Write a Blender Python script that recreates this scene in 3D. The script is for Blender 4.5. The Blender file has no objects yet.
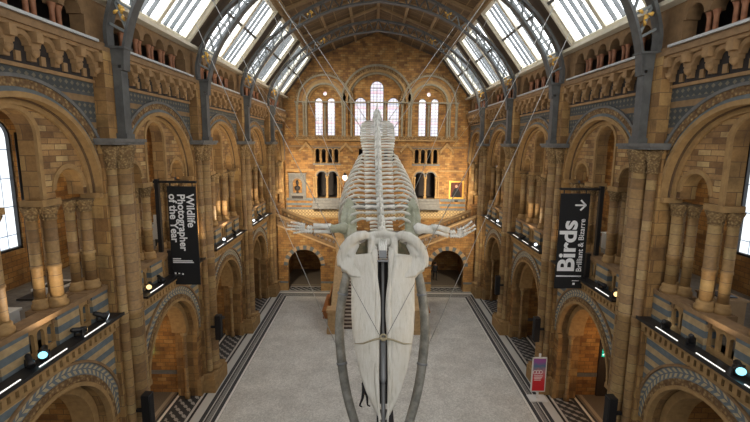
import bpy, bmesh, math, random
from mathutils import Vector, Matrix
from mathutils.geometry import tessellate_polygon
R = random.Random(7)
pi = math.pi
col = bpy.context.scene.collection
sin, cos = math.sin, math.cos

# ------------------------------------------------------------------ materials
class G:
    def __init__(s, name):
        m = bpy.data.materials.new(name); m.use_nodes = True
        s.m = m; s.t = m.node_tree; s.t.nodes.clear()
        s.out = s.t.nodes.new('ShaderNodeOutputMaterial')
    def put(s, sock, v):
        if isinstance(v, bpy.types.NodeSocket): s.t.links.new(v, sock)
        elif isinstance(v, (tuple, list)) and len(v) == 3 and sock.type == 'RGBA': sock.default_value = (*v, 1)
        else: sock.default_value = v
    def n(s, typ, ins=None, **pr):
        nd = s.t.nodes.new('ShaderNode' + typ)
        for k, v in pr.items(): setattr(nd, k, v)
        for k, v in (ins or {}).items(): s.put(nd.inputs[k], v)
        return nd
    def ma(s, op, a, b=0.0, c=0.0):
        nd = s.n('Math', operation=op); s.put(nd.inputs[0], a); s.put(nd.inputs[1], b); s.put(nd.inputs[2], c)
        return nd.outputs[0]
    def mix(s, f, a, b, typ='MIX'):
        nd = s.n('Mix', data_type='RGBA', blend_type=typ)
        s.put(nd.inputs[0], f); s.put(nd.inputs[6], a); s.put(nd.inputs[7], b)
        return nd.outputs[2]
    def ramp(s, f, stops, interp='LINEAR'):
        nd = s.n('ValToRGB'); cr = nd.color_ramp; cr.interpolation = interp
        while len(cr.elements) < len(stops): cr.elements.new(0.5)
        for e, (p, c) in zip(cr.elements, stops): e.position = p; e.color = (*c, 1)
        s.put(nd.inputs[0], f); return nd.outputs[0]
    def uv(s):
        o = s.n('UVMap').outputs[0]; x = s.n('SeparateXYZ', {0: o})
        return o, x.outputs[0], x.outputs[1]
    def obj(s):
        o = s.n('TexCoord').outputs['Object']; x = s.n('SeparateXYZ', {0: o})
        return o, x.outputs[0], x.outputs[1], x.outputs[2]
    def noise(s, vec, scale, detail=3, rough=.55):
        return s.n('TexNoise', {'Vector': vec, 'Scale': scale, 'Detail': detail, 'Roughness': rough}).outputs[0]
    def fin(s, color, rough=.8, metal=0., bump=None, bs=.3, bd=.02, em=None, es=0., alpha=None, trans=None):
        p = s.n('BsdfPrincipled', {'Base Color': color, 'Roughness': rough, 'Metallic': metal})
        if bump is not None:
            b = s.n('Bump', {'Height': bump, 'Strength': bs, 'Distance': bd}); s.put(p.inputs['Normal'], b.outputs[0])
        if em is not None: s.put(p.inputs['Emission Color'], em); s.put(p.inputs['Emission Strength'], es)
        s.t.links.new(p.outputs[0], s.out.inputs[0]); return s.m

def wm(c): return (c[0] * .84, c[1] * .85, c[2] * .75)
def stone(name, c1, c2, c3, mortar, bw=.62, bh=.27, bias=0.):
    g = G(name); o, u, v = g.uv()
    b = g.n('TexBrick', {'Vector': o, 'Color1': (0, 0, 0), 'Color2': (1, 1, 1), 'Mortar': (.5, .5, .5), 'Scale': 1., 'Mortar Size': .012,
                         'Mortar Smooth': .3, 'Bias': bias, 'Brick Width': bw, 'Row Height': bh}, offset=.5)
    c1, c2, c3 = wm(c1), wm(c2), wm(c3); t = g.ramp(b.outputs[0], [(0, c2), (.45, c1), (.75, c1), (1, c3)])
    nz = g.noise(o, 1.3, 4); t = g.mix(.75, t, g.ramp(nz, [(.32, (.42, .38, .36)), (.6, (1.2, 1.15, 1.08))]), 'MULTIPLY')
    n2 = g.noise(o, 14, 3); t = g.mix(.35, t, g.ramp(n2, [(.3, (.6, .6, .6)), (.7, (1.2, 1.2, 1.2))]), 'MULTIPLY')
    t = g.mix(b.outputs[1], t, mortar)
    h = g.ma('SUBTRACT', g.ma('MULTIPLY', n2, .5), b.outputs[1])
    return g.fin(t, .8, bump=h, bs=.5, bd=.015)
BUFF, BROWN, PALE, MORT = (.42, .215, .070), (.24, .115, .045), (.50, .31, .13), (.13, .075, .036)
M = {}
M['brick'] = stone('terracotta_blocks', BUFF, BROWN, PALE, MORT, .48, .21)
M['brick_fine'] = stone('tympanum_blocks', (.44, .26, .12), (.19, .10, .045), (.60, .43, .23), MORT, .5, .17)
M['brick_big'] = stone('jamb_blocks', (.38, .22, .09), (.24, .13, .055), (.47, .31, .14), MORT, .7, .42)

def drum():
    g = G('column_drums'); o, u, v = g.uv()
    k = g.ma('FLOOR', g.ma('DIVIDE', v, .34))
    w = g.n('TexWhiteNoise', noise_dimensions='2D'); c = g.n('CombineXYZ'); g.put(c.inputs[0], k)
    oi = g.n('ObjectInfo'); g.put(c.inputs[1], g.ma('MULTIPLY', oi.outputs['Random'], 10.)); g.put(w.inputs['Vector'], c.outputs[0])
    t = g.ramp(w.outputs[0], [(0, wm((.27, .155, .075))), (.3, wm((.37, .22, .10))), (.75, wm((.43, .27, .125))), (1, wm((.48, .33, .165)))])
    fr = g.ma('FRACT', g.ma('DIVIDE', v, .34)); j = g.ma('LESS_THAN', fr, .06)
    t = g.mix(j, t, (.17, .11, .06))
    n2 = g.noise(o, 9, 4); t = g.mix(.6, t, g.ramp(n2, [(.3, (.6, .6, .6)), (.7, (1.2, 1.15, 1.1))]), 'MULTIPLY')
    return g.fin(t, .62, bump=g.ma('SUBTRACT', n2, j), bs=.4, bd=.01)
M['drum'] = drum()
def redcol():
    g = G('red_brown_colonnette'); o, x, y, z = g.obj(); n = g.noise(o, 4, 3)
    return g.fin(g.ramp(n, [(.3, (.22, .085, .04)), (.7, (.40, .18, .09))]), .6)
M['redcol'] = redcol()

def carved(name, c1, c2, sc=9.):
    g = G(name); o, u, v = g.uv()
    vo = g.n('TexVoronoi', {'Vector': o, 'Scale': sc}); d = vo.outputs[0]
    w = g.noise(o, 3, 3)
    t = g.mix(g.ramp(d, [(.15, (0, 0, 0)), (.6, (1, 1, 1))]), c1, c2)
    t = g.mix(.5, t, g.ramp(w, [(.3, (.6, .6, .6)), (.7, (1.2, 1.2, 1.2))]), 'MULTIPLY')
    return g.fin(t, .8, bump=g.ma('SUBTRACT', 1., d), bs=1., bd=.06)
M['carved'] = carved('carved_terracotta', wm((.47, .31, .15)), wm((.20, .11, .05)))
M['carved_cap'] = carved('carved_capital', wm((.44, .30, .15)), wm((.20, .12, .055)), 14)

def plainstone(name, c, sc=4., amt=.6, rough=.8, bs=.25):
    g = G(name); o, u, v = g.uv(); n = g.noise(o, sc, 4)
    t = g.mix(amt, c, g.ramp(n, [(.3, (.6, .58, .56)), (.7, (1.25, 1.22, 1.18))]), 'MULTIPLY')
    return g.fin(t, rough, bump=n, bs=bs, bd=.02)
M['mould'] = plainstone('buff_moulding', wm((.42, .26, .12)))
M['dark_mould'] = plainstone('weathered_moulding', (.25, .155, .075))
M['corbel'] = plainstone('brown_corbel_stone', (.33, .205, .095))
M['groove'] = plainstone('painted_groove_shade', (.13, .08, .04))  # dark colour put in for the shade of the arch groove
M['slate'] = plainstone('slate_impost', (.15, .15, .145))
M['grey_stone'] = plainstone('grey_steps_stone', (.20, .19, .175))
M['bluegrey'] = plainstone('blue_grey_terracotta', (.14, .165, .175))
M['dark'] = plainstone('recess_shade_and_dark_stone', (.028, .022, .02))  # near-black colour stands in for recess shade; also on bust and inscription
M['plaster'] = plainstone('gallery_vault_plaster', (.30, .22, .13))

def chevron():   # polar uv: u along the arch, v across (0..width)
    g = G('chevron_mosaic'); o, u, v = g.uv()
    a = g.ma('ABSOLUTE', g.ma('SUBTRACT', v, .175))
    f = g.ma('FRACT', g.ma('DIVIDE', g.ma('ADD', u, a), .24))
    s = g.ma('GREATER_THAN', f, .5); rib = g.ma('LESS_THAN', a, .018)
    e = g.ma('GREATER_THAN', a, .14)
    t = g.mix(s, (.13, .16, .18), (.46, .38, .23)); t = g.mix(rib, t, (.12, .14, .16)); t = g.mix(e, t, (.17, .19, .20))
    n = g.noise(o, 7, 3); t = g.mix(.5, t, g.ramp(n, [(.3, (.65, .65, .65)), (.7, (1.2, 1.2, 1.2))]), 'MULTIPLY')
    return g.fin(t, .6)
M['chevron'] = chevron()
def vouss(name, c1, c2, w):
    g = G(name); o, u, v = g.uv(); f = g.ma('FRACT', g.ma('DIVIDE', u, w)); s = g.ma('GREATER_THAN', f, .5)
    t = g.mix(s, c1, c2); n = g.noise(o, 7, 3); t = g.mix(.5, t, g.ramp(n, [(.3, (.65, .65, .65)), (.7, (1.2, 1.2, 1.2))]), 'MULTIPLY')
    return g.fin(t, .8, bump=f, bs=.2)
M['vouss'] = vouss('banded_voussoirs', (.11, .125, .13), (.42, .26, .12), .62)
def stripes(name, per, ca, cb, frac=.5, slope=0.):
    g = G(name); o, u, v = g.uv(); f = g.ma('FRACT', g.ma('DIVIDE', g.ma('ADD', v, g.ma('MULTIPLY', u, slope)), per)); s = g.ma('GREATER_THAN', f, frac)
    t = g.mix(s, ca, cb); n = g.noise(o, 5, 4); t = g.mix(.6, t, g.ramp(n, [(.3, (.62, .62, .62)), (.7, (1.2, 1.2, 1.2))]), 'MULTIPLY')
    return g.fin(t, .75)
M['spandrel'] = stripes('striped_spandrel', .42, (.13, .16, .175), (.43, .31, .16), .5)
M['plinthstripe'] = stripes('striped_plinth', .34, (.14, .15, .15), (.36, .21, .10), .45)
def diaper():
    g = G('diaper_pattern'); o, u, v = g.uv()
    # rows of small squares on blue grey, with plain courses between
    fu = g.ma('ABSOLUTE', g.ma('SUBTRACT', g.ma('FRACT', g.ma('DIVIDE', u, .24)), .5)); fv = g.ma('ABSOLUTE', g.ma('SUBTRACT', g.ma('FRACT', g.ma('DIVIDE', v, .2)), .5))
    sq = g.ma('LESS_THAN', g.ma('ADD', fu, fv), .33)
    t = g.mix(sq, (.055, .062, .062), (.17, .15, .105))
    f = g.ma('FRACT', g.ma('DIVIDE', v, .8))
    t = g.mix(g.ma('GREATER_THAN', f, .76), t, (.25, .155, .07)); t = g.mix(g.ma('LESS_THAN', f, .12), t, (.07, .075, .075))
    n = g.noise(o, 5, 4); t = g.mix(.6, t, g.ramp(n, [(.3, (.62, .62, .62)), (.7, (1.2, 1.2, 1.2))]), 'MULTIPLY')
    return g.fin(t, .75)
M['diaper'] = diaper()
def goldfrieze():
    g = G('lozenge_frieze'); o, u, v = g.uv()
    fu = g.ma('ABSOLUTE', g.ma('SUBTRACT', g.ma('FRACT', g.ma('DIVIDE', u, .34)), .5)); fv = g.ma('ABSOLUTE', g.ma('SUBTRACT', g.ma('FRACT', g.ma('DIVIDE', v, .34)), .5))
    d = g.ma('ADD', fu, fv); s = g.ma('LESS_THAN', g.ma('ABSOLUTE', g.ma('SUBTRACT', d, .42)), .13)
    return g.fin(g.mix(s, (.50, .36, .17), (.22, .15, .08)), .7, bump=s, bs=.3)
M['frieze'] = goldfrieze()

def floorm():
    g = G('mosaic_floor'); o, x, y, z = g.obj()
    ax = g.ma('ABSOLUTE', x); t = g.ma('MAXIMUM', ax, g.ma('SUBTRACT', y, 27.75)); tt = g.ma('DIVIDE', t, 16.)
    q = lambda v: v / 16.
    W, D, L, Bk = (.75, .73, .67), (.035, .037, .04), (.55, .54, .50), (.018, .018, .02)
    n1 = g.noise(o, 26, 2, .7); n2 = g.noise(o, .8, 4); vo = g.n('TexVoronoi', {'Vector': o, 'Scale': 16.})
    ter = g.mix(.55, (.60, .59, .55), g.ramp(vo.outputs['Color'], [(0, (.55, .53, .5)), (1, (1.4, 1.4, 1.38))]), 'MULTIPLY')
    ter = g.mix(.5, ter, g.ramp(n2, [(.35, (.75, .73, .7)), (.65, (1.15, 1.14, 1.12))]), 'MULTIPLY')
    # large faint slab joints
    base = g.ramp(tt, [(0, (0, 0, 0)), (q(7.55), W), (q(7.67), D), (q(7.84), L), (q(7.88), Bk), (q(8.16), L), (q(8.2), D), (q(8.38), L),
                       (q(8.85), Bk), (q(8.97), L), (q(9.1), D), (q(10.15), D), (q(10.2), W), (q(10.32), D), (q(10.5), (.20, .16, .12)), (q(10.62), (.36, .30, .22)), (q(10.8), (.15, .13, .11))], 'CONSTANT')
    # small zigzag within two dark bands
    alt = g.n('SeparateXYZ', {0: o})
    sgn = g.ma('ADD', x, y); dif = g.ma('SUBTRACT', x, y)
    f1 = g.ma('GREATER_THAN', g.ma('FRACT', g.ma('DIVIDE', sgn, .13)), .5); f2 = g.ma('GREATER_THAN', g.ma('FRACT', g.ma('DIVIDE', dif, .13)), .5)
    chk = g.ma('ABSOLUTE', g.ma('SUBTRACT', f1, f2))
    in1 = g.ma('MULTIPLY', g.ma('GREATER_THAN', t, 7.92), g.ma('LESS_THAN', t, 8.12))
    F1 = g.ma('FRACT', g.ma('DIVIDE', sgn, .52)); F2 = g.ma('FRACT', g.ma('DIVIDE', dif, .52))
    lz = g.ma('LESS_THAN', g.ma('MULTIPLY', g.ma('ABSOLUTE', g.ma('SUBTRACT', F1, .5)), 1.), g.ma('ADD', .08, g.ma('MULTIPLY', g.ma('GREATER_THAN', F2, .4), .14)))
    in2 = g.ma('MULTIPLY', g.ma('GREATER_THAN', t, 9.16), g.ma('LESS_THAN', t, 10.1))
    c = g.mix(g.ma('MULTIPLY', chk, in1), base, (.42, .41, .38)); c = g.mix(g.ma('MULTIPLY', lz, in2), c, (.36, .35, .33))
    inner = g.ma('LESS_THAN', t, 7.55); c = g.mix(inner, c, ter)
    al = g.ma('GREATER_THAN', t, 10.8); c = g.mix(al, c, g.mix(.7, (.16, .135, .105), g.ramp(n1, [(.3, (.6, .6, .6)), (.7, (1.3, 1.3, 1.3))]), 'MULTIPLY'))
    return g.fin(c, .6, bump=n1, bs=.04)
M['floor'] = floorm()

def simple(name, c, rough=.5, metal=0., em=None, es=0.):
    g = G(name); return g.fin(c, rough, metal, em=em, es=es)
def iron():
    g = G('painted_iron'); o, x, y, z = g.obj(); n = g.noise(o, 3, 4)
    return g.fin(g.ramp(n, [(.3, (.070, .073, .072)), (.7, (.115, .12, .118))]), .5, .1)
M['iron'] = iron()
M['iron_light'] = simple('grey_painted_struts', (.20, .22, .22), .5)
M['gold'] = simple('gilt_leaf_metal', (.75, .45, .10), .35, .5)
M['black'] = simple('black_metal', (.012, .012, .013), .45)
M['blackfab'] = simple('black_banner_cloth', (.010, .010, .011), .85)
M['white'] = simple('white_paint', (.72, .72, .70), .6)
M['cream'] = plainstone('cream_painted_timber', (.72, .67, .54), 3., .25, .6)
M['cable_tray'] = simple('pale_ledge_lead', (.50, .52, .52), .5)
M['timber'] = plainstone('brown_roof_timber', (.085, .062, .042), 3., .5, .7)
M['timber_light'] = plainstone('tan_roof_rafters', (.30, .20, .10), 3., .5, .7)
def panelm():
    g = G('painted_ceiling_panel'); o, u, v = g.uv(); n = g.noise(o, 2.2, 4)
    b = g.n('TexBrick', {'Vector': o, 'Color1': (0, 0, 0), 'Color2': (1, 1, 1), 'Mortar': (0, 0, 0), 'Scale': 1., 'Mortar Size': .035, 'Brick Width': 1.1, 'Row Height': 1.1}, offset=0.)
    t = g.ramp(n, [(.3, (.085, .050, .022)), (.7, (.16, .10, .045))])
    return g.fin(g.mix(b.outputs[1], t, (.27, .18, .085)), .7)
M['panel'] = panelm()
M['wood_orange'] = plainstone('orange_varnished_wood', (.50, .19, .05), 3., .4, .4)
M['stair_stone'] = plainstone('pale_stair_stone', (.50, .33, .16), 6., .5)
M['tread'] = plainstone('stair_tread_stone', (.42, .34, .27), 6., .5)
M['riser'] = plainstone('dark_stair_riser', (.10, .065, .045), 6., .5)
M['led'] = simple('led_tube', (.9, .9, .9), .4, em=(1, .96, .88), es=.45)
M['lens_cyan'] = simple('lit_lens_cyan', (.3, .7, .8), .3, em=(.25, .75, .9), es=.7)
M['lens_white'] = simple('lit_lens_white', (.8, .85, .9), .3, em=(.85, .95, 1), es=1.)
M['lens_amber'] = simple('lit_lens_amber', (.9, .6, .2), .3, em=(1, .68, .28), es=.7)
M['lens_blue'] = simple('lit_lens_blue', (.1, .2, .9), .3, em=(.05, .25, 1), es=1.5)
M['exit_green'] = simple('exit_sign_green', (.0, .5, .3), .4, em=(.02, .62, .38), es=1.0)
M['exit_white'] = simple('exit_sign_white', (.9, .9, .9), .4, em=(.85, 1, .92), es=1.0)
M['lettering'] = simple('white_lettering', (.93, .93, .93), .8)
M['wire'] = simple('steel_cable', (.42, .42, .40), .4, .3)
M['wire_dark'] = simple('thin_dark_wire', (.10, .10, .10), .5, .3)
M['armature'] = simple('grey_steel_armature', (.25, .26, .27), .5, .2)
M['brass'] = simple('aged_brass', (.35, .30, .19), .45, .4)
def bone(name, c1, c2, c3, sc=2.):
    g = G(name); o, x, y, z = g.obj(); n = g.noise(o, sc, 5, .6); n2 = g.noise(o, 18, 3)
    t = g.ramp(n, [(.28, c2), (.5, c1), (.72, c3)]); t = g.mix(.3, t, g.ramp(n2, [(.3, (.75, .75, .75)), (.7, (1.1, 1.1, 1.1))]), 'MULTIPLY')
    return g.fin(t, .6, bump=n, bs=.35, bd=.05)
def skullbone():
    g = G('skull_bone'); o, x, y, z = g.obj(); mp_ = g.n('Mapping', {0: o}); mp_.inputs['Scale'].default_value = (6, 1.2, 1.2)
    n = g.noise(mp_.outputs[0], 1.6, 6, .65); n2 = g.noise(o, 1.1, 4)
    t = g.ramp(n, [(.25, (.43, .415, .35)), (.42, (.60, .58, .51)), (.75, (.68, .665, .61))])
    t = g.mix(g.ma('MULTIPLY', g.ramp(n2, [(.55, (0, 0, 0)), (.75, (1, 1, 1))]), .35), t, (.42, .33, .20))
    return g.fin(t, .6, bump=n, bs=.6, bd=.06)
M['skull'] = skullbone()
M['bone'] = bone('pale_bone', (.62, .61, .545), (.42, .41, .34), (.72, .71, .65))
M['bone_green'] = bone('greenish_bone', (.34, .35, .25), (.15, .16, .09), (.45, .45, .36))
M['bone_fossa'] = bone('green_brown_bone', (.13, .115, .06), (.07, .08, .04), (.24, .17, .10), 5.)  # darker green-brown tone for the temporal hollows
M['bone_white'] = bone('white_bone', (.76, .75, .69), (.56, .56, .49), (.84, .83, .78))
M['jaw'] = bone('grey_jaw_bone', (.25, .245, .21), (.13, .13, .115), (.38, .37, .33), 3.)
def stained():
    g = G('stained_glass'); o, u, v = g.uv()
    b = g.n('TexBrick', {'Vector': o, 'Color1': (.85, .88, .97), 'Color2': (.95, .83, .87), 'Mortar': (.16, .17, .24), 'Scale': 1., 'Mortar Size': .022, 'Brick Width': .33, 'Row Height': .30}, offset=0.)
    vo = g.n('TexVoronoi', {'Vector': o, 'Scale': 13.})
    c = g.mix(.26, b.outputs[0], vo.outputs['Color'], 'MULTIPLY')
    hb = g.ma('LESS_THAN', g.ma('FRACT', g.ma('DIVIDE', v, 1.5)), .16); c = g.mix(g.ma('MULTIPLY', hb, .45), c, (.70, .30, .36))
    return g.fin((.05, .05, .06), .3, em=c, es=.52)
M['stained'] = stained()
def clearlead():
    g = G('leaded_daylight_glass'); o, u, v = g.uv()
    b = g.n('TexBrick', {'Vector': o, 'Color1': (.80, .90, 1.), 'Color2': (.92, .96, 1.), 'Mortar': (.10, .14, .2), 'Scale': 1., 'Mortar Size': .02, 'Brick Width': .85, 'Row Height': 1.15}, offset=0.)
    n = g.noise(o, 5, 4)
    return g.fin((.05, .05, .06), .3, em=g.mix(.45, b.outputs[0], g.ramp(n, [(.3, (.65, .7, .72)), (.7, (1.1, 1.1, 1.1))]), 'MULTIPLY'), es=.62)
M['clear'] = clearlead()
def sky_glass():
    g = G('skylight_glass'); o, u, v = g.uv(); n = g.noise(o, .55, 3)
    b = g.n('TexBrick', {'Vector': o, 'Color1': (1, 1, 1), 'Color2': (.93, .93, .93), 'Mortar': (.72, .70, .68), 'Scale': 1., 'Mortar Size': .02, 'Brick Width': 5., 'Row Height': .7}, offset=0.)
    c = g.mix(1., g.ramp(n, [(.3, (.70, .79, .88)), (.6, (.95, .97, 1.0))]), b.outputs[0], 'MULTIPLY')
    return g.fin((.05, .05, .05), .3, em=c, es=SKY_E)
SKY_E = 2.3
M['skyglass'] = sky_glass()

# ------------------------------------------------------------------ mesh builder
class MB:
    def __init__(s, T=None): s.v = []; s.f = []; s.T = T or (lambda a, b, c: (a, b, c))
    def add(s, vs, fs, m=0, uvs=None, sm=False):
        k = len(s.v); s.v += [s.T(*p) for p in vs]
        for i, f in enumerate(fs): s.f.append(([k + j for j in f], m, uvs[i] if uvs else None, sm))
    def box(s, a0, a1, b0, b1, c0, c1, m=0):
        vs = [(a, b, c) for a in (a0, a1) for b in (b0, b1) for c in (c0, c1)]
        s.add(vs, [(0, 1, 3, 2), (4, 6, 7, 5), (0, 4, 5, 1), (2, 3, 7, 6), (0, 2, 6, 4), (1, 5, 7, 3)], m); return s
    def prism(s, polys, d0, d1, m=0, ms=None):
        # polys: outline (+ holes) in (u,z); extruded along w (second axis)
        if not isinstance(polys[0], list): polys = [polys]
        ms = m if ms is None else ms
        flat = [p for q in polys for p in q]
        tr = tessellate_polygon([[Vector((p[0], p[1], 0)) for p in q] for q in polys])
        n = len(flat)
        s.add([(p[0], d0, p[1]) for p in flat] , [tuple(t) for t in tr], m)
        s.add([(p[0], d1, p[1]) for p in flat] , [tuple(t)[::-1] for t in tr], m)
        for q in polys:
            for i in range(len(q)):
                a, b = q[i], q[(i + 1) % len(q)]
                s.add([(a[0], d0, a[1]), (b[0], d0, b[1]), (b[0], d1, b[1]), (a[0], d1, a[1])], [(0, 1, 2, 3)], ms)
        return s
    def band(s, cu, cz, r0, r1, w0, w1, m=0, n=28, a0=0., a1=pi, mi=None):
        mi = m if mi is None else mi
        for i in range(n):
            t0 = a0 + (a1 - a0) * i / n; t1 = a0 + (a1 - a0) * (i + 1) / n; rm = (r0 + r1) / 2
            P = lambda r, t, w: (cu + r * cos(t), w, cz + r * sin(t))
            vs = [P(r0, t0, w0), P(r1, t0, w0), P(r1, t1, w0), P(r0, t1, w0), P(r0, t0, w1), P(r1, t0, w1), P(r1, t1, w1), P(r0, t1, w1)]
            h = r1 - r0
            s.add(vs[:4], [(0, 1, 2, 3)], m, [[(t0 * rm, 0), (t0 * rm, h), (t1 * rm, h), (t1 * rm, 0)]])
            d = w1 - w0
            s.add([vs[1], vs[5], vs[6], vs[2]], [(0, 1, 2, 3)], m, [[(t0 * rm, 0), (t0 * rm, d), (t1 * rm, d), (t1 * rm, 0)]])
            s.add([vs[0], vs[4], vs[7], vs[3]], [(0, 1, 2, 3)], mi, [[(t0 * rm, 0), (t0 * rm, d), (t1 * rm, d), (t1 * rm, 0)]])
        for t in (a0, a1):
            s.add([P(r0, t, w0), P(r1, t, w0), P(r1, t, w1), P(r0, t, w1)], [(0, 1, 2, 3)], m)
        return s
    def lathe(s, cx, cy, prof, n=16, m=0):
        k = len(prof); vs = [(cx + r * cos(2 * pi * i / n), cy + r * sin(2 * pi * i / n), z) for i in range(n) for r, z in prof]
        for i in range(n):
            for j in range(k - 1):
                a = i * k + j; b = ((i + 1) % n) * k + j; r = prof[j][0]; u0 = 2 * pi * i / n * max(r, .1); u1 = 2 * pi * (i + 1) / n * max(r, .1)
                s.add([vs[a], vs[b], vs[b + 1], vs[a + 1]], [(0, 1, 2, 3)], m, [[(u0, prof[j][1]), (u1, prof[j][1]), (u1, prof[j + 1][1]), (u0, prof[j + 1][1])]], True)
        for e in (0, k - 1):
            if prof[e][0] > .001: s.add([vs[i * k + e] for i in range(n)], [tuple(range(n))], m)
        return s
    def tube(s, pts, r, n=8, m=0, flat=1., up=None, cap=True):
        P = [Vector(p) for p in pts]; k = len(P); rs = r if isinstance(r, (list, tuple)) else [r] * k
        u = Vector(up) if up else None; rings = []
        for i in range(k):
            t = (P[min(i + 1, k - 1)] - P[max(i - 1, 0)]).normalized()
            if u is None: u = t.cross(Vector((0, 0, 1))); u = u if u.length > .1 else t.cross(Vector((1, 0, 0)))
            u = (u - t * u.dot(t)).normalized(); w = t.cross(u)
            rings.append([tuple(P[i] + (u * cos(2 * pi * j / n) * flat + w * sin(2 * pi * j / n)) * rs[i]) for j in range(n)])
        vs = [p for q in rings for p in q]
        fs = [(i * n + j, i * n + (j + 1) % n, (i + 1) * n + (j + 1) % n, (i + 1) * n + j) for i in range(k - 1) for j in range(n)]
        s.add(vs, fs, m, None, True)
        if cap: s.add(rings[0], [tuple(range(n))], m); s.add(rings[-1], [tuple(range(n))], m)
        return s
    def bar(s, p, q, wu, wv, up=(0, 1, 0), m=0):
        # rectangular bar between two points; wu across 'up', wv along 'up'
        p = Vector(p); q = Vector(q); t = (q - p).normalized(); u = Vector(up); u = (u - t * u.dot(t)).normalized(); w = t.cross(u)
        vs = [tuple(b + u * (sv * wv / 2) + w * (sw * wu / 2)) for b in (p, q) for sv in (-1, 1) for sw in (-1, 1)]
        s.add(vs, [(0, 1, 3, 2), (4, 6, 7, 5), (0, 4, 5, 1), (2, 3, 7, 6), (0, 2, 6, 4), (1, 5, 7, 3)], m); return s
    def build(s, name, mats, parent=None, weld=False, rec=True):
        me = bpy.data.meshes.new(name); me.from_pydata(s.v, [], [f[0] for f in s.f])
        if not isinstance(mats, (list, tuple)): mats = [mats]
        for m in mats: me.materials.append(M[m])
        uvl = me.uv_layers.new(name='UVMap')
        for p, (idx, mi, uv, sm) in zip(me.polygons, s.f):
            p.material_index = mi; p.use_smooth = sm
            n = p.normal; ax = (abs(n.x), abs(n.y), abs(n.z))
            for c, li in enumerate(p.loop_indices):
                if uv: uvl.data[li].uv = uv[c]; continue
                q = me.vertices[me.loops[li].vertex_index].co
                if ax[2] > .8: uvl.data[li].uv = (q.x, q.y)
                elif ax[0] > ax[1]: uvl.data[li].uv = (q.y, q.z)
                else: uvl.data[li].uv = (q.x, q.z)
        if rec:
            bm = bmesh.new(); bm.from_mesh(me)
            bmesh.ops.remove_doubles(bm, verts=bm.verts, dist=1e-5)
            bmesh.ops.recalc_face_normals(bm, faces=bm.faces); bm.to_mesh(me); bm.free()
        o = bpy.data.objects.new(name, me); col.objects.link(o)
        if parent is not None:
            o.parent = parent; par_inv(o, parent)
        return o
def par_inv(o, parent):
    M_ = world_of(parent); o.matrix_parent_inverse = M_.inverted()
def world_of(o):
    m = o.matrix_basis.copy()
    if o.parent: m = world_of(o.parent) @ o.matrix_parent_inverse @ m
    return m
def tag(o, label, cat, group=None):
    o['label'] = label; o['category'] = cat
    if group: o['group'] = group
    return o
def empty(name, loc, label=None, cat=None, group=None):
    o = bpy.data.objects.new(name, None); o.empty_display_size = .2; o.location = loc; col.objects.link(o)
    if label: tag(o, label, cat, group)
    return o
def struct(o): o['kind'] = 'structure'; return o
def copy_tree(o, off, label=None, rotz=None, parent=None):
    c = o.copy(); col.objects.link(c)
    if parent is None:
        c.location = Vector(o.location) + Vector(off)
        if rotz is not None: c.rotation_euler[2] = rotz
        if label: c['label'] = label
    else:
        inv = o.matrix_parent_inverse.copy(); c.parent = parent; c.matrix_parent_inverse = inv
    for ch in list(o.children):
        if ch.name in bpy.data.objects: copy_tree(ch, off, parent=c)
    return c
ZM = lambda z: z - .14 * min(1, max(0, (z - 13.2) / 1.8))      # upper storey levels
SD = {-1: (lambda u, w, z: (-w, u, ZM(z))), 1: (lambda u, w, z: (w, u, ZM(z)))}
SN = {-1: 'left', 1: 'right'}
ORD = ['nearest', 'second', 'third', 'fourth', 'fifth']
PIT = 7.15; BC = [11.1 + PIT * k for k in range(-1, 5)]   # index 0 = bay partly behind the camera
PC = [14.675 + PIT * k for k in range(4)]
YEND = 43.9; HB = PIT / 2
def arcpts(cu, cz, r, a0, a1, n=24): return [(cu + r * cos(a0 + (a1 - a0) * i / n), cz + r * sin(a0 + (a1 - a0) * i / n)) for i in range(n + 1)]
trim_n = 0
def trim(o):
    global trim_n
    trim_n += 1; o.name = 'trim_%d' % trim_n; return struct(o)

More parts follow.
